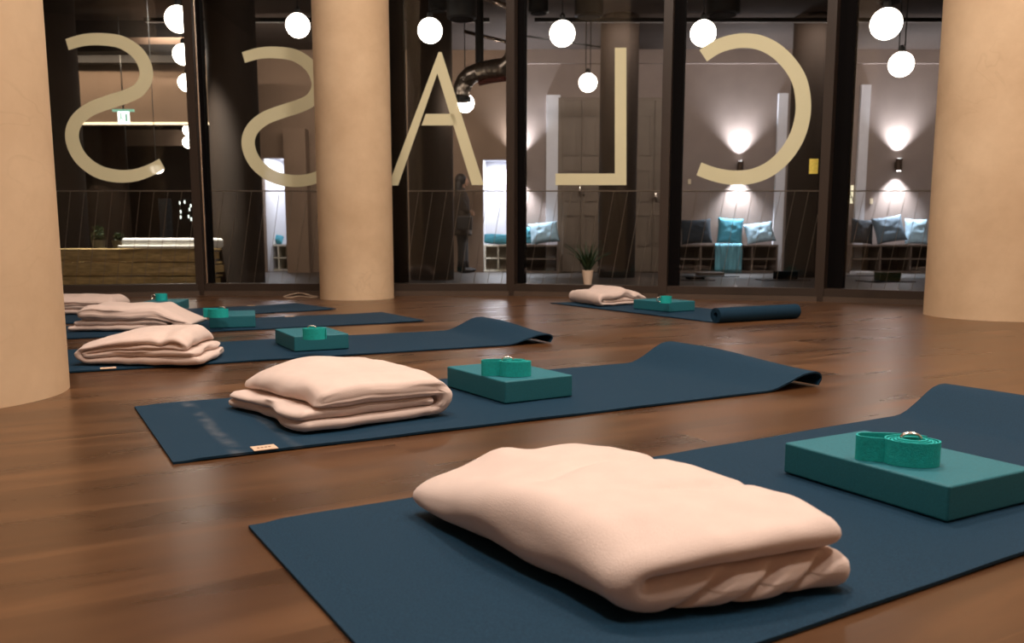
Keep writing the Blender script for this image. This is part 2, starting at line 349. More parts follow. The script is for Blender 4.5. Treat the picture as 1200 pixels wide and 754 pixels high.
# ------------------------------------------------------------------ yoga mats
T = .0045
def yoga_mat(near, ang, W, L, label, end='curl', m='mat', tagpos=None, tagfar=False, curlh=.05):
    """origin: near-left corner on the floor; +x along the mat, +y across it"""
    o = thing('yoga_mat', label, 'yoga mat', near, ang, 'navy yoga mats on the studio floor')
    prof = []
    if end == 'roll':
        prof = [(L * i / 40, 0) for i in range(41)]; r0 = .039
        for i in range(1, 150):
            a = i * .17; r = r0 - .0058 * a / (2 * PI)
            if r < .012: break
            prof.append((L + r * math.sin(a), r0 - r * math.cos(a)))
    elif end == 'flat': prof = [(L * i / 50, 0.004 * sm((i - 44) / 6)) for i in range(51)]
    else:
        n = 70
        for i in range(n + 1):
            s = L * i / n; prof.append((s, curlh * sm((s - (L - .19)) / .17) ** 1.2))
        x, z = prof[-1]; a = .12; r = curlh * .36
        for k in range(30):
            if a > -1.9: a -= .30
            x += r * .30 * math.cos(a); z += r * .30 * math.sin(a)
            if z < .006: break
            prof.append((x, z))
    ny = 16; vs = []; k = len(prof)
    nrm = []
    for i in range(k):
        a, b = prof[max(i - 1, 0)], prof[min(i + 1, k - 1)]; dx, dz = b[0] - a[0], b[1] - a[1]; l = math.hypot(dx, dz); nrm.append((-dz / l, dx / l))
    for side in (0, 1):
        for i, (x, z) in enumerate(prof):
            for j in range(ny + 1):
                y = W * j / ny; e = 1.0
                if end == 'curl': e = .62 + .38 * sm(j / ny * 1.3)
                w = .0015 * (1 + noise.noise((x * 6, y * 6, ang * 9))) if .04 < x < L - .1 else 0
                zz = z * e + w * (end != 'roll' or x < L - .1)
                vs.append((x + nrm[i][0] * T * side, y, zz + nrm[i][1] * T * side + .0004))
    fs = []; w1 = ny + 1; top = k * w1
    for i in range(k - 1):
        for j in range(ny):
            a = i * w1 + j; fs.append((a, a + 1, a + 1 + w1, a + w1)); a += top; fs.append((a, a + w1, a + w1 + 1, a + 1))
        a = i * w1; fs.append((a, a + w1, a + w1 + top, a + top)); a = i * w1 + ny; fs.append((a, a + top, a + w1 + top, a + w1))
    for j in range(ny):
        fs.append((j, j + top, j + 1 + top, j + 1)); a = (k - 1) * w1 + j; fs.append((a, a + 1, a + 1 + top, a + top))
    MB().add(vs, fs).build('mat_sheet', M[m], o, smooth=True, auto=True)
    if tagpos is not None:
        x = tagpos; y = W - .018 if tagfar else .016; d = 1 if not tagfar else -1
        t = MB().box((x, y, T + .0035), (.045, .036, .0012)).build('maker_tag', M['tag'], o)
        t['label'] = 'tan stitched tag'
        e = MB()
        for q in (-.011, -.004, .003, .010): e.box((x + q, y, T + .0044), (.0045, .006, .0004))
        e.build('tag_print', M['ink'], t)
    return o
def angle(a, b): return math.atan2(b.y - a.y, b.x - a.x)
n1 = G(529, 884); a1 = angle(G(905, 754), G(1200, 652)); yoga_mat(n1, a1, .615, 1.62, 'navy yoga mat nearest the camera, under the largest blanket', tagpos=None, curlh=.06)
n2 = G(203, 545); a2 = angle(n2, G(700, 485)); L2 = (G(955, 456) - n2).length; yoga_mat(n2, a2, .60, L2 + .02, 'navy yoga mat with pale scuffs and tan corner tag, second from camera', m='worn', tagpos=.165, curlh=.062)
p3, q3 = G(67, 439), G(642, 403); a3 = angle(p3, q3); d3 = (q3 - p3).normalized(); n3 = p3 - d3 * .16; L3 = (q3 - n3).length
yoga_mat(n3, a3, .60, L3, 'navy yoga mat third from camera, left end behind the left column', tagpos=.30, curlh=.055)
p4, q4 = G(67, 399), G(497, 377.5); a4 = angle(p4, q4); d4 = (q4 - p4).normalized(); n4 = p4 - d4 * .1; L4 = (q4 - n4).length
yoga_mat(n4, a4, .58, L4, 'navy yoga mat fourth from camera, flat end near the middle column', end='flat', tagpos=L4 - .52, tagfar=True)
p5, q5 = G(150, 376.5), G(394, 363.5); a5 = angle(p5, q5); d5 = (q5 - p5).normalized(); n5 = p5 - d5 * .62; L5 = (q5 - n5).length
yoga_mat(n5, a5, .56, L5, 'navy yoga mat farthest on the left, by the glass', end='flat', tagpos=L5 - .30, tagfar=True)
p6, q6 = G(645, 356), G(838, 379); a6 = angle(p6, q6); L6 = (q6 - p6).length
yoga_mat(p6 + Vector((-.0, 0, 0)), a6, .55, L6, 'navy yoga mat at back right with its near end rolled up', end='roll')

# ------------------------------------------------------------------ yoga blocks and straps
ZB = T + .0035
def block(F_, t, hb, label, dims=(.30, .20)):
    """F_: front corner; long side leaves it at angle t, short side at t-90"""
    dl = Vector((math.cos(t), math.sin(t), 0)); dr = Vector((math.sin(t), -math.cos(t), 0))
    c = F_ + dl * dims[0] / 2 + dr * dims[1] / 2; c.z = ZB
    o = MB().box((0, 0, hb / 2), (dims[0], dims[1], hb)).build('yoga_block', M['block'], loc=c, rotz=t, bevel=.004)
    tag(o, label, 'yoga block', 'teal foam yoga blocks on the mats'); return c, hb
def strap(c, hb, loc, rot, label, tail=0, coil=(.034, .024), ringpos=(0, 0), ring_dir=0):
    o = thing('yoga_strap', label, 'yoga strap', (loc.x, loc.y, ZB + hb + .0005), rot, 'coiled green straps on the blocks')
    pts = []; a = 0
    turns = 6
    for i in range(turns * 26):
        t = i / 26 * 2 * PI; k = 1 - i / (turns * 26) * .68
        pts.append((coil[0] * k * math.cos(t), coil[1] * k * math.sin(t)))
    if tail:
        st = [( -coil[0] - tail, coil[1] * .15), (-coil[0] - tail - .001, coil[1] * .75), (-coil[0] - tail + .006, coil[1] * .95), (0, coil[1] * 1.05)]
        pre = [(-coil[0] * .9, -coil[1] * .05), (-coil[0] - tail * .6, coil[1] * -.02), (-coil[0] - tail, coil[1] * .12), (-coil[0] - tail - .002, coil[1] * .5), (-coil[0] - tail * .7, coil[1] * .95), (-coil[0] * .5, coil[1] * 1.12), (coil[0] * .4, coil[1] * 1.05)]
        pts = spline(pre, 8)[:-1] + [p for p in pts[4:]]
    h = .037; th = .0013; vs = []; fs = []; k = len(pts)
    for i, (x, y) in enumerate(pts):
        a, b = pts[max(i - 1, 0)], pts[min(i + 1, k - 1)]; dx, dy = b[0] - a[0], b[1] - a[1]; l = math.hypot(dx, dy) or 1; nx, ny = -dy / l * th, dx / l * th
        z = .0016 * math.sin(i * .045)
        vs += [(x - nx, y - ny, 0), (x + nx, y + ny, 0), (x + nx, y + ny, h + z), (x - nx, y - ny, h + z)]
    for i in range(k - 1):
        for j in range(4): fs.append((i * 4 + j, i * 4 + (j + 1) % 4, i * 4 + 4 + (j + 1) % 4, i * 4 + 4 + j))
    fs += [(0, 1, 2, 3), (k * 4 - 4, k * 4 - 3, k * 4 - 2, k * 4 - 1)]
    MB().add(vs, fs).build('webbing', M['strap'], o, smooth=True, auto=True)
    mb = MB()
    for dd in (0, .006):
        ps = []
        for i in range(24):
            q = 2 * PI * i / 24; r = .014
            x, z = r * math.cos(q), r * math.sin(q)
            if ring_dir: ps.append((ringpos[0] + x, ringpos[1] + dd, max(z, -.012) + .0205))
            else: ps.append((ringpos[0] + x, ringpos[1] + dd, h + .0005 + z * .55))
        mb.tube(ps, .0019, 8, closed=True)
    r = mb.build('buckle_ring', M['ring'], o, smooth=True); r['label'] = 'metal double ring buckle'
    return o
# nearest block and strap
D = math.degrees; RD = math.radians
c1, h1 = block(G(1110, 613, ZB), RD(119), .052, 'teal foam block nearest the camera, at the right edge')
s = G(1078, 549, ZB + h1); strap(c1, h1, s + Vector((.0, .026, 0)), RD(-14), 'green strap with long folded tail on the nearest block', tail=.034, coil=(.042, .030), ringpos=(-.002, .004))
c2, h2 = block(G(592, 474, ZB), RD(122), .055, 'teal foam block on the scuffed mat right of its blanket')
s = G(606, 443, ZB + h2); strap(c2, h2, s + Vector((-.003, .032, 0)), RD(3), 'green strap with short tail on the second nearest block', tail=.040, coil=(.042, .028), ringpos=(-.020, .012))
c3, h3 = block(G(345, 412.6, ZB), RD(118), .055, 'teal foam block on the third mat from the camera')
s = G(366, 399, ZB + h3); strap(c3, h3, s + Vector((0, .032, 0)), RD(10), 'tight green strap coil on the third block from camera', coil=(.040, .03), ringpos=(-.008, .004))
c4, h4 = block(G(245.6, 385, ZB), RD(107), .055, 'teal foam block on the fourth mat from the camera')
s = G(256, 373, ZB + h4); strap(c4, h4, s + Vector((-.01, .035, 0)), RD(5), 'oval green strap coil on the fourth block from camera', tail=.02, coil=(.046, .03), ringpos=(.015, 0))
c5, h5 = block(G(166, 366.5, ZB), RD(101), .055, 'dark teal foam block farthest left, below the pallet bench')
strap(c5, h5, c5 + Vector((-.03, .01, 0)), RD(5), 'green strap coil with upright ring on the farthest left block', coil=(.033, .027), ringpos=(-.036, -.016), ring_dir=1)
c6, h6 = block(G(784, 366, ZB), RD(123), .055, 'teal foam block on the part-rolled mat at back right')
s = G(781, 356, ZB + h6); strap(c6, h6, s + Vector((0, .03, 0)), RD(5), 'small green strap coil on the back right block', coil=(.033, .027), ringpos=(-.036, -.010), ring_dir=1)

# ------------------------------------------------------------------ folded blankets
def resample(pts, d):
    out = [Vector(pts[0])]; 
    for a, b in zip(pts, pts[1:]):
        a, b = Vector(a), Vector(b); l = (b - a).length; n = max(1, int(round(l / d)))
        for i in range(1, n + 1): out.append(a.lerp(b, i / n))
    return out
def arc(cx, cz, r, a0, a1, n=10): return [(cx + r * math.cos(RD(a0 + (a1 - a0) * i / n)), cz + r * math.sin(RD(a0 + (a1 - a0) * i / n))) for i in range(n + 1)]
def blanket(origin, ang, ribbons, Lb, label, warp, seed=0, extra=None):
    """ribbons: (path in (a,z), thickness, b0, b1). a runs along local x, layers are swept along local y."""
    mb = MB(); ns = 76
    for path, t, b0, b1 in ribbons:
        path = resample(path, .006); k = len(path); nr = []
        th = [(p.z if len(p) > 2 else t) for p in path]; path = [Vector((p.x, p.y)) for p in path]
        for i in range(k):
            a, b = path[max(i - 1, 0)], path[min(i + 1, k - 1)]; d = (b - a).normalized(); nr.append(Vector((-d.y, d.x)))
        d0 = (path[0] - path[1]).normalized(); d1 = (path[-1] - path[-2]).normalized()
        vs = []; ring = None
        for j in range(ns + 1):
            u = j / ns; u = .5 - .5 * math.cos(PI * u) if True else u
            rr = (t or .03) * .5; b = b0 + (b1 - b0) * u
            e = min(b - b0, b1 - b) / rr; e = math.sqrt(max(0, 1 - (1 - min(e, 1)) ** 2)); h = .5 * max(e, .02); h0, h1 = th[0] * h, th[-1] * h
            R = [p + n_ * h * q_ for p, n_, q_ in zip(path, nr, th)]
            R += [path[-1] + (nr[-1] * math.cos(q) + d1 * math.sin(q)) * h1 for q in [PI * s_ / 6 for s_ in range(1, 6)]]
            R += [p - n_ * h * q_ for p, n_, q_ in zip(reversed(path), reversed(nr), reversed(th))]
            R += [path[0] + (-nr[0] * math.cos(q) + d0 * math.sin(q)) * h0 for q in [PI * s_ / 6 for s_ in range(1, 6)]]
            ring = len(R)
            for p in R: vs.append(Vector((p.x, b, p.y)))
        fs = []
        for j in range(ns):
            for i in range(ring): a, b = j * ring + i, j * ring + (i + 1) % ring; fs.append((a, b, b + ring, a + ring))
        fs.append(tuple(range(ring))); fs.append(tuple(reversed(range(ns * ring, (ns + 1) * ring))))
        mb.add(vs, fs)
    vs = [warp(v) for v in mb.v]; zmin = min(v.z for v in vs)
    mb.v = [Vector((v.x, v.y, max(v.z - zmin, 0))) for v in vs]
    o = mb.build('folded_blanket', M['fleece'], loc=(origin.x, origin.y, ZB + .0008), rotz=ang, smooth=True)
    tag(o, label, 'blanket', 'folded pale blankets on the mats'); return o
def nz3(v, s, seed): return noise.noise((v.x * s + seed * 7.1, v.y * s + seed * 3.3, v.z * s))

# blanket 1: big soft C fold, closed side to the left, open side facing the camera's right
L_, F_, R_ = G(474, 606), G(716, 742), G(992, 700)
ax = (R_ - F_); La = ax.length; angA = math.atan2(ax.y, ax.x); Lb = (L_ - F_).length
t = .042; hb = t / 2
def warp1(v):
    a, b, z = v.x, v.y, v.z; ua, ub = a / La, b / Lb; v = v.copy()
    # parallelogram to match how it lies
    dz = 0
    top = sm((z - .03) / .05)
    # soft sag towards the camera corner and the back corner, puffed middle
    v.z *= 1 - .22 * sm(1 - ub * 2.6) * sm(1 - ua * 2.2) - .06 * sm((ub - .8) * 5) + .05 * math.sin(PI * min(1, max(0, ub))) * top
    v.z *= 1 - .12 * sm(1 - ub * 5) * top
    # broad crease across the top
    v.z -= top * .009 * math.exp(-((ub - .55 - .12 * ua + .03 * math.sin(ua * 7)) / .028) ** 2) * sm((ua - .12) * 4)
    v.z -= top * .006 * math.exp(-((ub - .40 + .10 * ua) / .025) ** 2) * sm((ua - .45) * 4)
    v.z += .008 * nz3(v, 5, 1) * top + .0022 * nz3(v, 22, 2)
    # back edge humps
    v.z += top * sm((ub - .7) * 3) * .003 * math.sin(ua * 17)
    v.z *= 1 - .48 * sm((ub - .45) * 1.9) * sm((.5 - ua) * 2.0)
    # lower layer: diagonal tucks at the front end
    low = 1 - sm((z - .032) / .014)
    fr = sm(1 - b / .09)
    tuck = 0
    for k_, c_ in ((0, .10), (1, .165), (2, .235)):
        s_ = a - (c_ + (z - .02) * 1.6); tuck += math.exp(-(s_ / .009) ** 2)
    v.y += low * fr * (.018 * tuck + .007 * math.sin(a * 22 + 1) - .006) - .010 * low * fr * sm((a - La + .05) / .05)
    v.x += .006 * nz3(v, 7, 4) + .004 * low * math.sin(b * 30)
    v.y += .008 * nz3(v, 6, 5) - .012 * top * fr * math.sin(PI * ua)
    # left fold leans outwards, skew footprint
    v.x += (ub) * ((L_ - F_).dot(ax.normalized()))
    v.y = v.y / Lb * abs((L_ - F_).dot(Vector((-ax.y, ax.x, 0)).normalized()))
    return v
rib = [([(La - .008, hb)] + [(.045, hb)] + arc(.045, .043, .022, 270, 90, 12)[1:] + [(La - .016, .067)], t, 0, Lb)]
rib2 = [([(La - .05, hb + .004)] + [(.06, .024)], .02, .02, Lb - .02)]
blanket(F_, angA, rib, Lb, 'largest folded beige blanket in the foreground on the nearest mat', warp1)

# spiral fold: big fold at +x end, loose ends at x=0
def spiral(La, H_, st=(.0, .0, .0)):
    t = H_ / 4; z = [t * (i + .5) for i in range(4)]
    r = (z[3] - z[0]) / 2; xr = La - r - t / 2; r2 = (z[2] - z[1]) / 2; xs = La - r - t / 2
    p = [(st[0], z[0]), (xr, z[0])] + arc(xr, (z[0] + z[3]) / 2, r, -90, 90, 14)[1:] + [(st[1] + t, z[3])]
    p += arc(st[1] + t, (z[2] + z[3]) / 2, t / 2, 90, 270, 8)[1:] + [(xs, z[2])] + arc(xs, (z[1] + z[2]) / 2, r2, 90, -90, 8)[1:] + [(st[2], z[1])]
    return [(p, t * .97)]
def gen_warp(La, Lb, seed, amp=1.0, skew=0, sag=.16, mir=False, fn=None):
    def w(v):
        ua, ub = v.x / La, v.y / Lb; H0 = v.z; v = v.copy(); top = sm((H0 - .035) / .04)
        v.z *= 1 - sag * sm((abs(ub - .5) - .30) * 5) * top - sag * .9 * sm((.18 - ua) * 5) * top
        v.z += amp * (.010 * nz3(v, 5, seed) * top + .0028 * nz3(v, 19, seed + 1))
        lay = math.floor(H0 / .021)
        v.x += amp * (.010 * noise.noise((v.y * 9, lay * 3.7, seed)) * (1 - ua) * 1.4)
        v.y += amp * (.012 * noise.noise((v.x * 8, lay * 2.9, seed + 5)))
        v.x += ub * skew
        if fn: v = fn(v, ua, ub, H0)
        if mir: v.x = La - v.x
        return v
    return w
def thick(La, H_, Lb, tf=.52, l0=0, l1=0, lt=.0):
    # thick top slab folding round at the far end into thin lower layers
    t1 = H_ * tf; t0 = (H_ - t1) * .5; zt = H_ - t1 / 2; zb = t0 / 2; zc = (zt + zb) / 2; r_ = (zt - zb) / 2; xr = La - r_ - t1 / 2
    a = [(lt + t1 / 2, zt, t1), (xr, zt, t1)]
    for i in range(1, 13):
        q = RD(90 - 180 * i / 12); f = i / 12; a.append((xr + r_ * math.cos(q), zc + r_ * math.sin(q), t1 + (t0 - t1) * f))
    a.append((l0, zb, t0 * .98))
    m_ = [(l1, t0 * 1.5, t0 * .98), (xr - .01, t0 * 1.5, t0 * .98)]
    return [(a, None, 0, Lb), (m_, None, .006, Lb - .004)]
# blanket 2
L_, F_, R_ = G(282, 479), G(368, 513), G(536, 490)
ax = R_ - F_; La2 = ax.length; ang = math.atan2(ax.y, ax.x); nn = Vector((-ax.y, ax.x, 0)).normalized(); Lb2 = (L_ - F_).dot(nn); sk = (L_ - F_).dot(ax.normalized())
def fn2(v, ua, ub, z):
    low = 1 - sm((z - .03) / .02); k = sm(.25 - ua)
    v.x -= .018 * low * sm((.2 - ua) * 4) * (.6 + .4 * math.sin(ub * 9))      # lower layers slide out on the left
    v.y -= .006 * low * math.exp(-((ua - .80) / .03) ** 2) * sm((.2 - ub) * 6)
    v.z += .010 * sm((ub - .35) * 3) * sm((z - .06) / .02) * math.sin(PI * ua)
    v.z *= 1 - .16 * sm((.4 - ua) * 2.5) * sm((ub - .3) * 2)
    return v
blanket(F_, ang, thick(La2, .096, Lb2, .52, 0, -.004, .008), Lb2, 'folded beige blanket with loose layers on the scuffed mat', gen_warp(La2, Lb2, 11, 1.0, sk, .14, fn=fn2), 2)
# blanket 3 (big fold to the left)
F_, R_, B_ = G(86, 431), G(228, 433), G(250, 412)
ax = R_ - F_; La3 = ax.length; ang = math.atan2(ax.y, ax.x)
def fn3(v, ua, ub, z):
    top = sm((z - .06) / .02)
    v.z *= 1 - .36 * sm((ua - .5) * 2.0)
    v.z -= .009 * top * math.exp(-(((ua - .27) / .05) ** 2 + ((ub - .05) / .22) ** 2)) - .004 * top * math.exp(-((ua - .14) / .08) ** 2)
    return v
blanket(F_, ang, [(p, t_, 0, .29) for p, t_ in spiral(La3, .102, (-.005, .02, .01))], .29, 'folded beige blanket on the third mat, beside the left column', gen_warp(La3, .29, 23, 1.1, .04, .18, mir=True, fn=fn3), 3)
# blanket 4
F_, R_ = G(88, 391.5), G(202, 389.5)
ax = R_ - F_; La4 = ax.length + .04; ang = math.atan2(ax.y, ax.x)
def fn4(v, ua, ub, z):
    v.z *= 1 - .55 * sm((ua - .72) * 4); v.x += .05 * sm((ua - .8) * 5)
    return v
blanket(F_, ang, thick(La4, .115, .28, .62, -.02, .0, .01), .28, 'pinkish folded blanket tapering to the right on the fourth mat', gen_warp(La4, .28, 31, 1.3, .03, .14, fn=fn4), 4)
# blanket 5
F_ = G(40, 371.5); blanket(F_, RD(12), [(p, t_, 0, .30) for p, t_ in spiral(.40, .095, (0, .02, .01))], .30, 'farthest left folded blanket, showing just behind the pinkish one', gen_warp(.40, .30, 41, 1.2, .02, .2), 5)
# blanket 6
L_, F_, R_ = G(665, 355.5), G(701, 361.5), G(758, 357.2)
ax = R_ - F_; La6 = ax.length; ang = math.atan2(ax.y, ax.x); nn = Vector((-ax.y, ax.x, 0)).normalized(); Lb6 = (L_ - F_).dot(nn); sk6 = (L_ - F_).dot(ax.normalized())
def fn6(v, ua, ub, z):
    k = sm((z - .02) / .03)
    v.z += .022 * math.exp(-((ua - .45) / .10) ** 2) * k - .012 * math.exp(-((ua - .28) / .07) ** 2) * k - .03 * sm((.22 - ua) * 5) * k; v.x -= sk6 * ub * 2 - 0 if False else 0; return v
blanket(F_, ang, thick(La6, .078, Lb6, .55, 0, .01, .0), Lb6, 'folded beige blanket on the mat at back right', gen_warp(La6, Lb6, 53, 1.2, -sk6, .06, mir=True, fn=fn6), 6)

# pale cord on the floor by the middle column
q = G(350, 347)
pts = [G(333, 347.8, .004), G(340, 345.5, .012), G(350, 343.8, .02), G(357, 344.6, .03), G(366, 347, .012), G(372, 348, .004), G(362, 348.6, .004), G(350, 347.4, .008), G(342, 349, .004), G(334, 348.6, .004)]
pp = []
for i in range(len(pts)):
    p0, p1, p2, p3 = [pts[(i + k) % len(pts)] for k in (-1, 0, 1, 2)]
    for k in range(6):
        t_ = k / 6; pp.append(.5 * (2 * p1 + (p2 - p0) * t_ + (2 * p0 - 5 * p1 + 4 * p2 - p3) * t_ * t_ + (3 * p1 - p0 - 3 * p2 + p3) * t_ ** 3) - q)
tag(MB().tube(pp, .004, 8, closed=True).build('loose_cord', M['cord'], loc=q, smooth=True), 'pale loop of cord on the floor left of the middle column', 'cord')

# potted plant on the sill
q = facade_pt(688.5, 332, 3, -.02); q.z = .0885
pl = thing('potted_plant', 'small spiky green plant in a white pot on the sill', 'plant', q)
MB().lathe([(.026, 0), (.028, 0), (.041, .098), (.042, .104), (.038, .104), (.036, .090)], 32).build('pot', M['pot'], pl, smooth=True, auto=True)
MB().lathe([(.0355, .086), (.036, .0915)], 24).build('soil', M['soil'], pl)
mb = MB(); rnd = random.Random(3)
for k in range(26):
    az = 2 * PI * k / 26 * 2.4 + rnd.random() * .5; lean = .25 + .9 * (k / 26); ln = .21 + .07 * rnd.random()
    if k < 9: ln *= .9
    vs = []; nseg = 8; ps = []
    for i in range(nseg + 1):
        s_ = i / nseg; a = lean * (.5 + .5 * s_ * 1.1); r = .006 + ln * s_ * math.sin(a) * .85; z = .088 + ln * s_ * math.cos(a * .9)
        w = .0125 * (1 - s_ ** 2.2) * (.6 + .8 * math.sin(PI * min(1, s_ + .25))) + .0004
        c_ = Vector((r * math.cos(az), r * math.sin(az) * .75, z)); sd = Vector((-math.sin(az), math.cos(az), 0))
        vs += [c_ - sd * w, c_ + Vector((math.cos(az), math.sin(az), -.6)) * .003, c_ + sd * w, c_ + Vector((0, 0, .0012))]
    fs = []
    for i in range(nseg):
        for j in range(4): fs.append((i * 4 + j, i * 4 + (j + 1) % 4, i * 4 + 4 + (j + 1) % 4, i * 4 + 4 + j))
    mb.add(vs, fs + [(0, 1, 2, 3)])
mb.build('leaves', M['leaf'], pl, smooth=True)

# ------------------------------------------------------------------ lounge added beyond the glass in place of the room reflected in it
YB = 14.7; ZL = 3.55
def slab(name, m, x0, x1, y0, y1, z0, z1, st=True, parent=None):
    o = MB().box(((x0 + x1) / 2, (y0 + y1) / 2, (z0 + z1) / 2), (x1 - x0, y1 - y0, z1 - z0)).build(name, m, parent)
    if st and not parent: struct(o)
    return o
XW = lambda u, Y: P(u, 200, Y).x
ZW = lambda v, Y: P(600, v, Y).z
slab('floor', M['lfloor'], -12, 9, 4.4, 20, LF - .2, LF - .001) if False else None
mb = MB(); pts = [(p.x, p.y + .105) for p in fac]; pts = [(-12, 5.455)] + pts + [(9, 4.655), (9, 20), (-12, 20)]; n = len(pts)
mb.add([(x, y, LF) for x, y in pts] + [(x, y, LF - .2) for x, y in pts], [tuple(range(n)), tuple(reversed(range(n, 2 * n)))] + [(i, (i + 1) % n, (i + 1) % n + n, i + n) for i in range(n)])
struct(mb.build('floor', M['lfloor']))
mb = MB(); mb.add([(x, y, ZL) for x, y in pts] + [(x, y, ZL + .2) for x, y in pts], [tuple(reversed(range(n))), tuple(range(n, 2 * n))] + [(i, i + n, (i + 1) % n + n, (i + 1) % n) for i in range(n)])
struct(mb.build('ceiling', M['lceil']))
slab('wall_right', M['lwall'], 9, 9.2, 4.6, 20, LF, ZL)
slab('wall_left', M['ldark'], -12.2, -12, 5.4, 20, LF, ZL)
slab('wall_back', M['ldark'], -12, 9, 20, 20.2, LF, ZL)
# lounge rear wall with two lit alcoves
X = lambda u: XW(u, YB)
alc_top = ZW(187, YB)
def rearwall(u0, u1, z0, z1, m, nm='wall_back'): return slab(nm, M[m], X(u0), X(u1) if u1 < 2000 else 9, YB, YB + .15, z0, z1)
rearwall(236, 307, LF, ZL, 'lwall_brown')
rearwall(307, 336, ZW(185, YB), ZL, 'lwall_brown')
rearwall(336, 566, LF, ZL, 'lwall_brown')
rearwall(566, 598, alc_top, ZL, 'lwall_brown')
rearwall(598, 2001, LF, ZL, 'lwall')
for (u0, u1) in ((307, 336), (566, 598)):
    x0, x1 = X(u0), X(u1); yb = YB + 1.5
    slab('wall_back', M['white'], x0 - .1, x1 + .35, yb, yb + .1, LF, alc_top + .1)
    slab('wall_left', M['white'], x0 - .1, x0, YB + .15, yb, LF, alc_top + .1)
    slab('wall_right', M['white'], x1 + .25, x1 + .35, YB + .15, yb, LF, alc_top + .1)
    slab('ceiling', M['white'], x0 - .1, x1 + .35, YB + .15, yb + .1, alc_top + .1, alc_top + .2)
# header wall with cove on the far left
Yh = 13.2; zh = ZW(146, Yh); xh0, xh1 = XW(20, Yh), XW(300, Yh)
slab('wall_back', M['lwall_brown'], -12, xh1, Yh, Yh + .2, zh, ZW(66, Yh))
slab('trim_1', M['cove'], -12, xh1, Yh - .03, Yh - .001, zh - .005, zh + .03)
slab('wall_back', M['lwall_brown'], XW(148, 18.5), XW(236, 18.5), 18.5, 18.6, ZW(171, 18.5), ZW(152, 18.5))
slab('trim_2', M['lwall_brown'], X(336) + .02, X(363), YB - .25, YB - .01, LF, ZW(153, YB))
# ceiling downstand and strips
slab('trim_3', M['lwall'], X(600), 9, YB - .05, YB - .001, ZW(75, YB), ZL)
for v in (52, 60):
    slab('trim_4', M['lwall_brown'] if v == 52 else M['ldark'], -12, XW(236, 12), 12, 12.25, ZW(v, 12), ZW(v, 12) + .09)
slab('trim_5', M['ldark'], -12, XW(240, 12.9), 12.8, 12.95, ZW(75, 12.9), ZL)
# pilasters
for i, (u0, u1, v0) in enumerate(((640, 656, 112), (908, 919, 110), (1003, 1014, 100))):
    slab('trim_%d' % (6 + i), M['white'], X(u0), X(u1), YB - .06, YB - .001, LF, ZW(v0, YB))
# double panelled doors
def pdoor(num, u0, u1, v0, label=None):
    x0, x1, zt = X(u0), X(u1), ZW(v0, YB)
    d = bpy.data.objects.new('door_%d' % num, None); C.objects.link(d); struct(d); d.location = ((x0 + x1) / 2, YB, LF)
    w = x1 - x0; h = zt - LF
    MB().box((0, -.035, h / 2), (w + .16, .06, h + .08)).build('door_frame', M['doorm'], d, bevel=.006)
    for s_ in (-1, 1):
        lf = MB().box((s_ * w / 4, -.075, h / 2), (w / 2 - .008, .03, h - .02))
        leaf = lf.build('door_leaf', M['doorm'], d, bevel=.005)
        pn = MB()
        for z0, z1 in ((.14, .36), (.40, .62), (.66, .94)):
            for q, ww in ((s_ * w / 4, w / 2 * .62),):
                c_ = (q, -.098, h * (z0 + z1) / 2); hh = h * (z1 - z0) * .8
                pn.box((q, -.098, c_[2] + hh / 2), (ww, .016, .035)).box((q, -.098, c_[2] - hh / 2), (ww, .016, .035)).box((q - ww / 2, -.098, c_[2]), (.035, .016, hh)).box((q + ww / 2, -.098, c_[2]), (.035, .016, hh))
        pn.build('panel_moulding', M['doorm'], leaf)
    MB().sphere((.05, -.125, h * .46), .028, 10).build('door_knob', M['ring'], d, smooth=True)
pdoor(1, 659, 702, 118); pdoor(2, 744, 786, 118)

# lounge columns, their lack of light painted in as a dark colour
g2 = 'dark columns beyond the glass'
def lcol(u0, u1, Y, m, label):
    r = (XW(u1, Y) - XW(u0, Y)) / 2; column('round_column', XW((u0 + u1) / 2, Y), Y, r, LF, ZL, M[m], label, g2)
lcol(28, 96, 11.0, 'shaded_concrete', 'dark column beyond the glass behind the leftmost letter S')
lcol(101, 148, 14.2, 'shaded_brown_concrete', 'brownish column standing far behind the pallet bench, beyond the leftmost S')
lcol(249, 305, 10.2, 'shaded_concrete', 'dark column beyond the glass, behind the second letter S')
lcol(479, 531, 11.8, 'shaded_brown_concrete', 'dark column beyond the glass behind the letter A')
lcol(702, 746, 12.6, 'shaded_concrete', 'dark column beyond the glass behind the letter L')
lcol(924, 968, 12.6, 'shaded_concrete', 'dark column beyond the glass behind the yellow notice')

# pendant globes
def pendant(u, v, rpx, label, R_=.12, zc=ZL, double=False):
    Y = R_ * F / rpx; p = P(u, v, Y)
    o = thing('pendant_lamp', label, 'pendant lamp', p, 0, 'glowing globe pendants beyond the glass')
    g = MB().sphere((0, 0, 0), R_, 24).build('globe', M['globe'], o, smooth=True)
    MB().lathe([(.028, R_ * .96), (.028, R_ * .96 + .05), (.012, R_ * .96 + .07)], 20).build('cap', M['lampblack'], o, smooth=True, auto=True)
    cords = (-.03, .03) if double else (0,)
    mb = MB()
    for c_ in cords: mb.tube([(c_, 0, R_ * .98 + (.05 if not double else 0)), (c_, 0, zc - p.z)], .006, 8)
    mb.build('cord', M['lampblack'], o)
    MB().lathe([(.05, zc - p.z - .03), (.05, zc - p.z - .001)], 20).build('ceiling_rose', M['lampblack'], o)
    return o
pendant(209, 22.5, 14.5, 'globe lamp at top left, highest of three near the first mullion')
pendant(215, 64, 11.5, 'globe lamp second down in the left row near the first mullion')
pendant(219, 97, 9.7, 'globe lamp third down in the left row near the first mullion')
pendant(222, 152.5, 7.2, 'far small globe lamp, upper of a touching pair at the left', zc=ZL)
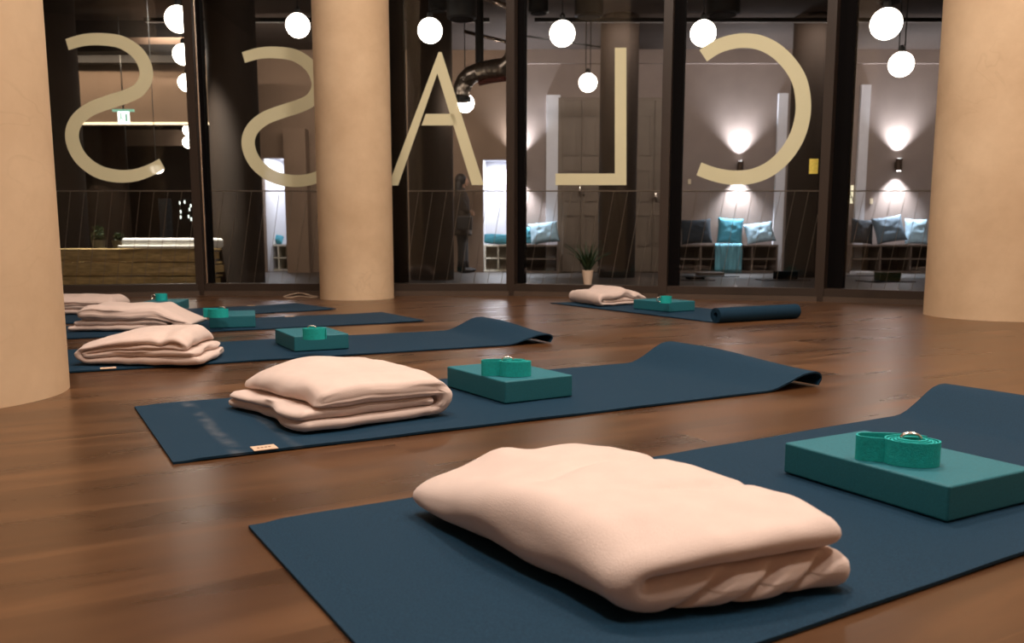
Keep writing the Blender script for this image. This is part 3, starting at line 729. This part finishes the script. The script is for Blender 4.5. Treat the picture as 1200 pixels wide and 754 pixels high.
pendant(221, 167, 6.6, 'far small globe lamp, lower of a touching pair at the left', zc=ZL)
pendant(349, 30, 13.2, 'globe lamp half hidden behind the middle column at top')
pendant(504, 36, 13.6, 'globe lamp above the letter A')
pendant(545, 121, 10.4, 'globe lamp below the duct, right of the letter A')
pendant(659, 39.5, 14.2, 'globe lamp above and left of the letter L')
pendant(689, 97, 10.3, 'smaller globe lamp hanging left of the stem of the letter L', double=True)
pendant(824, 39, 14.2, 'globe lamp at the tip of the reversed letter C')
pendant(1038.5, 28, 17.0, 'largest globe lamp, upper of two left of the right column')
pendant(1056, 75.5, 13.6, 'globe lamp on two cords, lower of two left of the right column', double=True)

# wall sconces (up and down beams)
def sconce(u, v, label, Y=YB, pw=330):
    p = P(u, v, Y - .10)
    o = thing('wall_sconce', label, 'wall lamp', p, 0, 'up and down wall lamps in the lounge')
    MB().lathe([(.045, -.10), (.05, -.10), (.05, .10), (.045, .10)], 28).build('shade', M['bronze'], o, smooth=True, auto=True)
    MB().box((0, .065, 0), (.07, .07, .10)).build('wall_plate', M['bronze'], o, bevel=.005)
    MB().lathe([(.036, .1005), (.036, .103)], 20).build('lens', M['bulbwhite'], o)
    MB().lathe([(.036, -.103), (.036, -.1005)], 20).build('lens', M['bulbwhite'], o)
    for s_ in (1, -1):
        l = bpy.data.lights.new('sconce_beam', 'SPOT'); l.energy = pw; l.spot_size = RD(104); l.spot_blend = .9; l.color = (.86, .90, 1.0); l.shadow_soft_size = .03
        lo = bpy.data.objects.new('sconce_beam', l); C.objects.link(lo); lo.parent = o; lo.location = (0, -.01, .115 * s_); lo.rotation_euler = (PI if s_ == 1 else 0, 0, 0)
        lo.rotation_euler.x += RD(-8) * s_ * -1
    return o
sconce(867.5, 196, 'wall lamp with up and down beams behind the letter C')
sconce(1053.5, 193, 'wall lamp with up and down beams nearest the right column')
sconce(608, 197, 'wall lamp mostly hidden by the mullion left of the letter L')
sconce(592, 182, 'small wall lamp inside the bright alcove right of the letter A', Y=YB + 1.5, pw=120)

# benches with open cubbies
def bench(u0, u1, label, m='shelf', me='shelf_edge', yf=14.2, depth=.48, cols=None, dy=0):
    x0, x1 = XW(u0, yf), XW(u1, yf); w = x1 - x0; zt = .468
    o = thing('cubby_bench', label, 'bench', ((x0 + x1) / 2, yf + depth / 2 + dy, LF), 0, 'cubby benches along the lounge wall')
    n = cols or max(1, round(w / .46)); cw = w / n; d2 = depth / 2
    MB().box((0, 0, zt - .015), (w, depth, .03)).build('seat_board', M[me], o)
    MB().box((0, 0, .02), (w, depth, .03)).build('base_board', M[me], o)
    MB().box((0, d2 - .01, zt / 2), (w, .02, zt - .06)).build('back_board', M[m], o)
    MB().box((0, -.01, zt / 2), (w, depth - .03, .02)).build('middle_shelf', M[me], o)
    for k in range(n + 1):
        MB().box((-w / 2 + k * cw + (.012 if k == 0 else -.012 if k == n else 0), -.01, zt / 2), (.022, depth - .03, zt - .06)).build('divider', M[me], o)
    return o
bench(613, 655, 'dark cubby bench left of the letter L, under pale cushions')
bench(794, 916, 'long dark cubby bench behind the letter C', cols=4)
bench(1002, 1110, 'dark cubby bench at right beside the right column', cols=3)
bench(567, 600, 'white cubby bench inside the bright alcove', 'shelf_white', 'shelf_white', 14.9, cols=2)
bench(309, 336, 'white cubby bench in the bright doorway left of the middle column', 'shelf_white', 'shelf_white', 15.2, cols=2)

def cushion(u, Y, wpx, hpx, m, label, tilt=8, roll=0, z0=None, depth=.16):
    zs = LF + .469 if z0 is None else z0; w = wpx * Y / F; h = hpx * Y / F; n = 18; vs = []; fs = []
    for s_ in (1, -1):
        for i in range(n + 1):
            for j in range(n + 1):
                a, b = i / n * 2 - 1, j / n * 2 - 1
                e = (1 - a ** 4) * (1 - b ** 4); th = s_ * depth / 2 * max(e, 0) ** .5
                pin = 1 - .07 * (1 - a * a) * abs(b) ** 3; pin2 = 1 - .07 * (1 - b * b) * abs(a) ** 3
                cr = .012 * noise.noise((a * 3 + u, b * 3, s_))
                vs.append(Vector((a * w / 2 * pin2, th + cr * e, b * h / 2 * pin)))
    k = (n + 1) ** 2
    for s_ in (0, 1):
        for i in range(n):
            for j in range(n): a = s_ * k + i * (n + 1) + j; fs.append((a, a + 1, a + n + 2, a + n + 1))
    R = Matrix.Rotation(RD(-tilt), 3, 'X') @ Matrix.Rotation(RD(roll), 3, 'Y'); vs = [R @ v for v in vs]; zm = min(v.z for v in vs)
    mb = MB().add([v - Vector((0, 0, zm)) for v in vs], fs)
    # sits back on the bench
    o = mb.build('cushion', M[m], loc=(XW(u, Y), Y, zs), smooth=True); bpy_rd(o)
    return tag(o, label, 'cushion', 'blue cushions on the lounge benches')
def bpy_rd(o):
    bm = bmesh.new(); bm.from_mesh(o.data); bmesh.ops.remove_doubles(bm, verts=bm.verts, dist=1e-4); bmesh.ops.recalc_face_normals(bm, faces=bm.faces); bm.to_mesh(o.data); bm.free()
cushion(818, 14.45, 36, 29, 'cush_dark', 'dark navy cushion at the left end of the long bench behind C', 12, -3)
cushion(795, 14.50, 9, 27, 'cush_grey', 'slate cushion edge beside the mullion, left of the dark navy cushion', 10)
cushion(858, 14.52, 30, 30, 'cush_mid', 'sea blue cushion in the middle of the long bench behind C', 10, 4, depth=.12)
cushion(893, 14.42, 34, 25, 'cush_light', 'pale blue cushion at the right end of the long bench', 22, -8)
cushion(1014, 14.52, 26, 29, 'cush_dark', 'dark teal cushion at the left end of the right bench', 12, 5)
cushion(1046, 14.40, 36, 32, 'cush_grey', 'slate blue cushion in the middle of the right bench', 20, -9)
cushion(1078, 14.5, 26, 30, 'cush_light', 'pale cushion partly hidden by the right column', 12, 2)
cushion(621, 14.58, 20, 20, 'cush_mid', 'blue cushion behind the pale one left of the letter L', 8, 4, depth=.10)
cushion(638, 14.36, 34, 26, 'cush_light', 'pale blue cushion in front on the bench left of L', 24, -7)
cushion(584, 15.15, 36, 11, 'cush_mid', 'flat sea blue cushion in the bright alcove', 40, 4)
cushion(320, 15.45, 18, 10, 'cush_mid', 'small blue cushion in the doorway left of the middle column', 40, 4)

# knitted throw over the long bench
x0, x1 = XW(842, 14.1), XW(874, 14.1); w = x1 - x0; o = thing('knit_throw', 'long light blue throw hanging over the front of the bench', 'throw', ((x0 + x1) / 2, 14.18, LF))
vs = []; fs = []; nx = 40
prof = [(.12, .475), (.10, .4755), (.08, .476), (.06, .4765), (.03, .477), (-.005, .47), (-.022, .44), (-.026, .30), (-.024, .16), (-.03, .06)]
for dd in (0, .008):
    for i in range(nx + 1):
        f = .010 * math.sin(i * 1.1) + .006 * math.sin(i * 2.7)
        for (y, z) in prof: k_ = 1 if y < 0 else .4; vs.append(((i / nx - .5) * w, y - (dd + max(f, -.0) * k_ + .004) * (1 if y < .02 else 0), z + (dd + f * .2 + .004) * (0 if y < .02 else 1)))
n = len(prof)
for s_ in (0, 1):
    for i in range(nx):
        for j in range(n - 1): a = s_ * (nx + 1) * n + i * n + j; fs.append((a, a + 1, a + n + 1, a + n))
MB().add(vs, fs).build('cloth', M['throw'], o, smooth=True)
mb = MB()
for i in range(24): x = (i / 23 - .5) * w * .96; mb.tube([(x, -.04, .062), (x + .004 * math.sin(i * 3), -.042, .012)], .004, 6)
mb.build('fringe', M['throw'], o)['kind'] = 'stuff'

# ducts and pipes at the ceiling
p_ = [P(603, -60, 10.3), P(603.5, 30, 10.3), P(603, 62, 10.3), P(600, 72, 10.3), P(592, 78.5, 10.35), P(575, 81, 10.5)]
corner = [P(562, 84, 10.6), P(552, 88, 10.65), P(545, 95, 10.7), P(541, 104, 10.7), P(540, 114, 10.7)]
o = thing('air_duct', 'round spiral metal duct bending down right of the letter A', 'air duct', p_[5])
pts = [q - p_[5] for q in p_ + corner]
r = .105; rs = []
fine = []
for a, b in zip(pts, pts[1:]):
    nseg = max(1, int((b - a).length / .02))
    for i in range(nseg): fine.append(a.lerp(b, i / nseg))
fine.append(pts[-1]); rs = [r * (1 + .03 * (i % 4 == 0)) for i in range(len(fine))]
MB().tube(fine, rs, 28).build('duct_pipe', M['duct'], o, smooth=True)
MB().tube([pts[-1] + Vector((0, 0, -.002)), pts[-1] + Vector((0, 0, -.05))], .125, 28).build('duct_mouth', M['lampblack'], o)
MB().tube([q + Vector((0, .0, -.135)) for q in pts[4:7]], .03, 10).build('red_strip', M['red'], o)
MB().tube([pts[6] + Vector((0, 0, .09)), Vector((pts[6].x, pts[6].y, ZL - p_[5].z))], .05, 12).build('hanger', M['lampblack'], o)
def pipe(a, b, r, label, m='pipe'): tag(MB().tube([Vector((0, 0, 0)), b - a], r, 14).build('ceiling_pipe', M[m], loc=a, smooth=True), label, 'pipe', 'steel pipes under the lounge ceiling')
pipe(P(545, 37, 11.2), P(612, 54, 10.6), .022, 'thin steel pipe under the ceiling above the duct')
pipe(P(548, -10, 10.2), P(612, 14, 9.8), .03, 'steel pipe at the top edge, left of the middle mullion')
pipe(P(608, 41, 12.2), P(703, 55, 12.5), .012, 'thin dark ceiling track the double-cord globe hangs from', 'lampblack')

# black track spotlights
def spot(u, v, Y, rr, hh, label):
    p = P(u, v, Y); o = thing('ceiling_spotlight', label, 'spotlight', p, 0, 'black spotlights under the lounge ceiling')
    MB().lathe([(rr * .8, 0), (rr, .015), (rr, hh * .8), (rr * .55, hh), (.02, hh + .01)], 32).build('housing', M['lampblack'], o, smooth=True, auto=True)
    MB().lathe([(.018, hh), (.018, ZL - p.z)], 12).build('stem', M['lampblack'], o, smooth=True, auto=True)
    MB().lathe([(rr * .79, -.004), (rr * .79, .0)], 28).build('lens', M['black'], o)
spot(541, 23, 9.2, .155, .30, 'large black spotlight at the top above the duct')
spot(513, 13, 9.8, .10, .2, 'small black spotlight left of the large one above the letter A')
spot(690, 20, 9.6, .155, .3, 'large black spotlight at the top above the stem of L')
spot(631, 16, 9.8, .11, .2, 'small black spotlight just right of the middle mullion')
spot(847, 18, 9.6, .18, .3, 'large black spotlight at the top edge above the letter C')
def beam(u, v, Y, e, size):
    p = P(u, v, Y); l = bpy.data.lights.new('added_spot_beam', 'SPOT'); l.energy = e; l.spot_size = RD(size); l.spot_blend = .6; l.shadow_soft_size = .06; l.color = (1, .96, .88)
    o = bpy.data.objects.new('added_spot_beam', l); C.objects.link(o); o.location = (p.x, Y, 3.2)
spot(187, -40, 9.45, .12, .2, 'added black spotlight brightening the white seat pad'); beam(187, -40, 9.45, 1500, 62)  # out-of-view spotlight added to brighten the pad and pallets
spot(1043, 3, 9.6, .13, .2, 'black spotlight above the largest globe')

# exit sign
p = P(145, 138, 12.6); o = thing('exit_sign', 'small lit green and white exit sign hanging beside the first S', 'exit sign', p)
MB().box((0, 0, 0), (.16, .03, .17)).build('sign_box', M['exitwhite'], o, bevel=.004)
mb = MB().box((0, 0, .10), (.30, .05, .03)); mb.build('sign_bracket', M['exitgreen'], o)
mb = MB().box((-.03, -.0165, .02), (.02, .002, .05)).box((-.03, -.0165, .055), (.02, .002, .018)).box((-.045, -.0165, -.02), (.016, .002, .045), Matrix.Rotation(.5, 3, 'Y')).box((-.012, -.0165, -.02), (.016, .002, .045), Matrix.Rotation(-.5, 3, 'Y')).box((.045, -.0165, 0), (.03, .002, .11))
mb.build('pictogram', M['exitgreen'], o)
MB().tube([(0, 0, .11), (0, 0, ZL - p.z)], .008, 8).build('hanging_rod', M['lampblack'], o)

# small fittings on the lounge wall
def plate(name, u, v, w, h, m, label, cat, Y=YB - .012, fr=None):
    p = P(u, v, Y); o = MB().box((0, 0, 0), (w, .02, h)).build(name, M[m], loc=p, bevel=.003); return tag(o, label, cat)
plate('light_switch', 808, 213, .05, .085, 'cream', 'cream light switch on the lounge wall left of the C lamp', 'light switch')
plate('light_switch', 1021, 236, .05, .09, 'cream', 'cream light switch on the wall beside the right bench', 'light switch')
p = P(995, 228, YB - .02); o = thing('lit_wall_panel', 'small lit barred panel right of the mullion near the right bench', 'wall panel', p)
MB().box((0, 0, 0), (.13, .02, .30)).build('lit_face', M['litwin'], o)
mb = MB()
for z in (-.05, .06): mb.box((0, -.014, z), (.14, .008, .012))
mb.box((.01, -.014, 0), (.010, .008, .30)).box((-.03, -.014, -.03), (.008, .008, .2), Matrix.Rotation(.35, 3, 'Y')).box((.035, -.014, -.03), (.008, .008, .2), Matrix.Rotation(-.35, 3, 'Y')); mb.build('bars', M['black'], o)
for u, v, lb in ((680, 222, 'tiny brass bell-shaped fitting on the door under the letter L'), (768, 229, 'tiny brass fitting on the door left of the C bay mullion')):
    p = P(u, v, YB - .16); tag(MB().lathe([(.045, -.04), (.05, -.035), (.03, .0), (.016, .04), (.016, .07)], 20).build('brass_fitting', M['ring'], loc=p, smooth=True, auto=True), lb, 'door fitting')

# dark far hall on the left: lit doorway, little lights
slab('window_7', M['cush_grey'], XW(184, 19.95), XW(198, 19.95), 19.93, 19.99, ZW(300, 19.95), ZW(233, 19.95))
o = thing('string_lights', 'cluster of tiny white lights deep in the dark hall at left', 'string lights', P(224, 242, 17))
mb = MB(); rnd = random.Random(5); mw = MB()
for k in range(14):
    x, z = rnd.uniform(-.22, .12), rnd.uniform(-.30, .12); mb.box((x, 0, z), (.018, .018, .06))
mw.tube([(-.24, .02, .14), (-.05, .02, .12), (.14, .02, .14)], .005, 6)
mb.build('bulbs', M['exitwhite'], o)['kind'] = 'stuff'; mw.build('wire', M['lampblack'], o)
p = P(183, 198.5, 9.5); o = thing('ceiling_lamp', 'small oval white lamp shining at the lower tip of the first S', 'lamp', p)
MB().sphere((0, 0, 0), .075, 16, sz=.62).build('globe', M['globe'], o, smooth=True); MB().tube([(0, 0, .045), (0, 0, ZL - p.z)], .004, 8).build('cord', M['lampblack'], o)

# pallet bench with white mattress
Yp = 9.6; xl, xr = XW(-20, Yp), XW(243, Yp); zt = ZW(291, Yp)
o = thing('pallet_bench', 'stacked wooden pallet bench outside the leftmost glass bay', 'bench', ((xl + xr) / 2, Yp, LF), 0)
W_ = xr - xl; hz = zt - LF; D_ = .8; 
levels = 3; lh = hz / levels
for k in range(levels):
    z0 = k * lh
    xx0, xx1 = -W_ / 2, W_ / 2
    MB().box((0, -D_ / 2 + .05, z0 + lh - .06), (W_, .10, .11)).build('front_board', M['wood'], o, bevel=.004)
    MB().box((0, -D_ / 2 + .06, z0 + .03), (W_, .09, .045)).build('lower_board', M['wood'], o, bevel=.004)
    mb = MB()
    for j in range(5): mb.box((0, -D_ / 2 + .2 + j * .13, z0 + lh - .015), (W_, .1, .02))
    mb.build('deck_boards', M['wood'], o)
    nb = 7
    for j in range(nb):
        MB().box((-W_ / 2 + .08 + j * (W_ - .16) / (nb - 1) + .05 * (k % 2), 0, z0 + lh / 2 - .01), (.10, D_ - .1, lh - .07)).build('pallet_block', M['wood'], o)
xm0, xm1 = XW(137, Yp - .45), XW(236, Yp - .45)
o = thing('seat_pad', 'long white seat pad lying on the pallet bench', 'seat pad', ((xm0 + xm1) / 2, Yp - .15, zt), 0)
MB().box((0, 0, .055), (xm1 - xm0, .62, .11)).build('pad', M['mattress'], o, bevel=.03)
MB().box((0, -.30, .018), (xm1 - xm0 + .05, .08, .03)).build('piping', M['mattress'], o, bevel=.01)
# plants' dark silhouettes on the bench
def bush(u, v, Y, w, h, label):
    rnd = random.Random(int(u)); q = P(u, v, Y); o = thing('dark_potted_shrub', label, 'plant', (q.x, q.y, zt)); 
    MB().lathe([(.06, 0), (.08, .09), (.07, .09)], 20).build('pot', M['lampblack'], o, smooth=True, auto=True)
    mb = MB()
    for k in range(150):
        a = rnd.uniform(0, 2 * PI); rr = rnd.random() ** .5; z = .1 + rnd.random() * h; c_ = Vector((rr * w * math.cos(a) * (1 - .4 * z / h), rr * w * .7 * math.sin(a), z)); s1 = Vector((rnd.uniform(-1, 1), rnd.uniform(-1, 1), rnd.uniform(-1, 1))).normalized() * .04; s2 = s1.cross(Vector((.3, .5, .8))).normalized() * .014
        mb.add([c_ - s1, c_ + s2, c_ + s1, c_ - s2, c_ + s1.cross(s2).normalized() * .004], [(0, 1, 4), (1, 2, 4), (2, 3, 4), (3, 0, 4), (0, 3, 2, 1)])
    mb.build('foliage', M['leaf'], o)
bush(116, 290, Yp + .1, .10, .14, 'small dark shrub on the pallet bench, taller of two')
bush(140, 290, Yp + .15, .10, .05, 'low dark shrub on the pallet bench beside the white pad')

# outside railing
Yr = 8.1; zr = ZW(224, Yr)
o = thing('balcony_railing', 'thin metal railing with slanted rods just beyond the glass', 'railing', (0, Yr, LF))
MB().tube([(-5.2, 0, zr - LF), (4.6, 0, zr - LF)], .006, 8).build('top_rail', M['rail'], o)
MB().tube([(-5.2, 0, .02), (4.6, 0, .02)], .012, 8).build('foot_rail', M['rail'], o)
base = MB().tube([(-.06, 0, .02), (.10, 0, zr - LF)], .0022, 6).build('rod', M['rail'], o, loc=(-5.0, 0, 0))
for k in range(1, 72):
    c_ = base.copy(); C.objects.link(c_); c_.parent = o; c_.location = (-5.0 + k * .13, 0, 0)

# dark mats and books on the lounge floor
def lmat(u, v, Y, w, d, label, m='lampblack', h=.03, top=None):
    q = P(u, v, Y); o = thing('floor_cushion', label, 'floor mat', (q.x, Y, LF), .05, 'dark mats on the lounge floor')
    MB().box((0, 0, .006), (w, d, .012)).build('mat_sheet', M[m], o, bevel=.002)
    MB().box((w * .08, d * .1, .012 + h / 2), (w * .45, d * .45, h)).build('folded_towel', M[top or 'black'], o, bevel=.01)
lmat(828, 321, 12.9, .85, .5, 'dark mat with pale towel below the long bench', h=.05, top='shelf_edge')
lmat(812, 327, 11.6, .5, .4, 'dark mat on the lounge floor nearest the C bay left mullion', h=.03)
lmat(917, 331, 11.6, .62, .4, 'dark mat with bundle in front of the notice column', h=.11, top='black')
lmat(1008, 320, 13.2, .62, .5, 'mat with white towel in front of the right bench', h=.05, top='white')
lmat(1037, 333, 11.2, .62, .4, 'dark mat with bundle left of the right column', h=.11, top='leaf')

# ------------------------------------------------------------------ woman in the lounge
Yq = 14.35; q = P(541, 320, Yq); q.z = LF
o = thing('person', 'person with long dark hair in a fawn coat standing near the alcove', 'person', q, 0)
J = {'pel': (0, 0, .86), 'wst': (0, 0, 1.0), 'chs': (0, 0, 1.20), 'nck': (.005, 0, 1.36), 'hd0': (.015, 0, 1.44), 'hd1': (.02, 0, 1.53),
     'shl': (0, -.10, 1.30), 'ell': (.03, -.13, 1.06), 'hal': (.15, -.09, 1.00), 'shr': (0, .10, 1.30), 'elr': (.03, .13, 1.06), 'har': (.15, .08, .98),
     'hpl': (0, -.07, .80), 'knl': (.01, -.08, .45), 'anl': (0, -.08, .08), 'tol': (.12, -.08, .03), 'hpr': (0, .07, .80), 'knr': (.04, .08, .45), 'anr': (.05, .08, .08), 'tor': (.17, .08, .03)}
rad = dict(pel=.11, wst=.09, chs=.105, nck=.045, hd0=.07, hd1=.075, shl=.05, ell=.036, hal=.022, shr=.05, elr=.036, har=.022, hpl=.075, knl=.05, anl=.036, tol=.024, hpr=.075, knr=.05, anr=.036, tor=.024)
Ed = [('pel', 'wst'), ('wst', 'chs'), ('chs', 'nck'), ('nck', 'hd0'), ('hd0', 'hd1'), ('chs', 'shl'), ('shl', 'ell'), ('ell', 'hal'), ('chs', 'shr'), ('shr', 'elr'), ('elr', 'har'), ('pel', 'hpl'), ('hpl', 'knl'), ('knl', 'anl'), ('anl', 'tol'), ('pel', 'hpr'), ('hpr', 'knr'), ('knr', 'anr'), ('anr', 'tor')]
for s_ in ('l', 'r'):
    hx = Vector(J['ha' + s_])
    for k in range(5):
        nm = 'f%d%s' % (k, s_); J[nm + 'a'] = tuple(hx + Vector((.045, 0, .022 - k * .011))); J[nm + 'b'] = tuple(hx + Vector((.075 - .004 * abs(k - 2), .015, .016 - k * .011)))
        if k == 0: J[nm + 'a'] = tuple(hx + Vector((.02, .02, .03))); J[nm + 'b'] = tuple(hx + Vector((.05, .035, .035)))
        rad[nm + 'a'] = .008; rad[nm + 'b'] = .007; Ed += [('ha' + s_, nm + 'a'), (nm + 'a', nm + 'b')]
names = list(J); me = bpy.data.meshes.new('body'); me.from_pydata([J[k] for k in names], [(names.index(a), names.index(b)) for a, b in Ed], [])
bo = bpy.data.objects.new('body', me); C.objects.link(bo); bo.parent = o; me.materials.append(M['skin'])
md = bo.modifiers.new('skin', 'SKIN'); md.use_smooth_shade = True
for i, k in enumerate(names): me.skin_vertices[0].data[i].radius = (rad[k], rad[k])
me.skin_vertices[0].data[names.index('pel')].use_root = True
s2 = bo.modifiers.new('sub', 'SUBSURF'); s2.levels = s2.render_levels = 2
def loft(name, secs, m, par, n=28):
    """secs: (cx, cy, z, rx, ry)"""
    mb = MB(); vs = []; fs = []
    for cx, cy, z, rx, ry in secs:
        for k in range(n): a = 2 * PI * k / n; vs.append((cx + rx * math.cos(a) * (1 + .03 * math.sin(a * 7 + z * 9)), cy + ry * math.sin(a), z))
    for i in range(len(secs) - 1):
        for k in range(n): a, b = i * n + k, i * n + (k + 1) % n; fs.append((a, b, b + n, a + n))
    fs += [tuple(reversed(range(n))), tuple((len(secs) - 1) * n + k for k in range(n))]
    return mb.add(vs, fs).build(name, m, par, smooth=True)
loft('coat', [(.02, 0, .62, .15, .19), (.02, 0, .66, .155, .195), (.02, 0, .85, .15, .18), (.01, 0, 1.02, .125, .155), (.01, 0, 1.2, .13, .175), (.0, 0, 1.31, .10, .165), (.005, 0, 1.36, .06, .09), (.01, 0, 1.40, .055, .06)], M['coat'], o)
for s_ in ('l', 'r'):
    a, b, c_ = Vector(J['sh' + s_]), Vector(J['el' + s_]), Vector(J['ha' + s_])
    MB().tube([a, a.lerp(b, .5), b, b.lerp(c_, .45), b.lerp(c_, .85)], [.065, .06, .055, .05, .045], 16).build('sleeve', M['coat'], o, smooth=True)
    h_, k_, f_ = Vector(J['hp' + s_]), Vector(J['kn' + s_]), Vector(J['an' + s_])
    MB().tube([h_, h_.lerp(k_, .5), k_, k_.lerp(f_, .6), f_ - Vector((0, 0, .02))], [.095, .085, .068, .062, .072], 16).build('trouser_leg', M['trouser'], o, smooth=True)
    sh = MB().sphere((f_.x + .06, f_.y, .045), .045, 12, sx=3.0, sy=1.05, sz=1.0).build('shoe', M['trouser'], o, smooth=True)
mb = MB().sphere((-.005, 0, 1.525), .098, 16, sz=1.12); 
mb.build('hair', M['hair'], o, smooth=True)
loft('hair_lengths', [(-.03, 0, 1.10, .03, .07), (-.035, 0, 1.16, .05, .10), (-.04, 0, 1.30, .06, .11), (-.03, 0, 1.45, .075, .10), (-.015, 0, 1.55, .07, .085)], M['hair'], o)
MB().sphere((.085, 0, 1.49), .055, 12, sx=.75, sz=1.25).sphere((.128, 0, 1.485), .011, 8).build('face', M['skin'], o, smooth=True)
b_ = thing('shoulder_bag', 'black shoulder bag held by the standing person', 'bag', q + Vector((.07, -.30, .72)), 0)
MB().box((0, 0, .1), (.26, .07, .22)).build('bag_body', M['bag'], b_, bevel=.02)
MB().tube([(-.11, 0, .2), (-.08, .03, .40), (-.06, .12, .52), (-.03, .12, .50), (.04, .06, .40), (.11, 0, .2)], .006, 8).build('bag_strap', M['bag'], b_, smooth=True)

# ------------------------------------------------------------------ light
def area(loc, size, e, col, rot=(0, 0, 0), parent=None, sy=None):
    l = bpy.data.lights.new('panel_light', 'AREA'); l.energy = e; l.color = col; l.shape = 'RECTANGLE'; l.size = size; l.size_y = sy or size
    o = bpy.data.objects.new('panel_light', l); C.objects.link(o); o.location = loc; o.rotation_euler = rot
    if parent: o.parent = parent
    return o
def ceiling_panel(x, y, e, size, label, col=(1, .88, .77)):
    o = thing('ceiling_light', label, 'ceiling light', (x, y, ZC), 0, 'warm ceiling lights of the studio')
    MB().box((0, 0, -.02), (size + .06, size + .06, .04)).build('housing', M['frame'], o, bevel=.004)
    MB().box((0, 0, -.043), (size, size, .006)).build('diffuser', M['lamp_panel'], o)
    area((0, 0, -.06), size, e, col, parent=o)
ceiling_panel(.6, 3.0, 84, .5, 'warm square ceiling light above the middle of the mats')
ceiling_panel(-1.2, 3.9, 42, .5, 'warm square ceiling light near the middle column')
ceiling_panel(2.4, 2.6, 54, .5, 'warm square ceiling light above the right side')
ceiling_panel(-.5, .7, 96, .5, 'warm square ceiling light above the nearest blanket')
ceiling_panel(2.0, .6, 54, .5, 'warm square ceiling light above the nearest block')
def fill_bar(x0, x1, y, z, e, label, col=(1, .86, .74), tilt=62):  # bar lights added to brighten the dim lounge walls
    o = thing('added_fill_bar', label, 'ceiling light', ((x0 + x1) / 2, y, z), 0, 'added fill lights along the lounge walls')
    MB().box((0, 0, .03), (x1 - x0, .08, .05)).build('housing', M['lampblack'], o, bevel=.004)
    MB().tube([(0, 0, .05), (0, 0, ZL - z)], .01, 8).build('stem', M['lampblack'], o)
    area((0, .0, -.0), x1 - x0, e, col, rot=(RD(tilt), 0, 0), parent=o, sy=.05)
fill_bar(.3, 8.5, 11.9, 3.3, 185, 'long added bar light brightening the grey lounge wall', (1, .87, .80))
fill_bar(-4.9, -.3, 11.9, 3.3, 190, 'added bar light brightening the brown lounge wall')
fill_bar(-7.6, -4.95, 12.45, 3.02, 48, 'added bar light brightening the wall above the cove', (1, .82, .62))
for u0, u1 in ((307, 336), (566, 598)):
    area(((X(u0) + X(u1)) / 2 + .1, YB + .8, alc_top + .06), .5, 26, (.95, .96, 1.0), sy=1.0)
wd = bpy.data.worlds.new('night'); SC.world = wd; wd.use_nodes = True
wd.node_tree.nodes['Background'].inputs[0].default_value = (.01, .012, .02, 1); wd.node_tree.nodes['Background'].inputs[1].default_value = .5
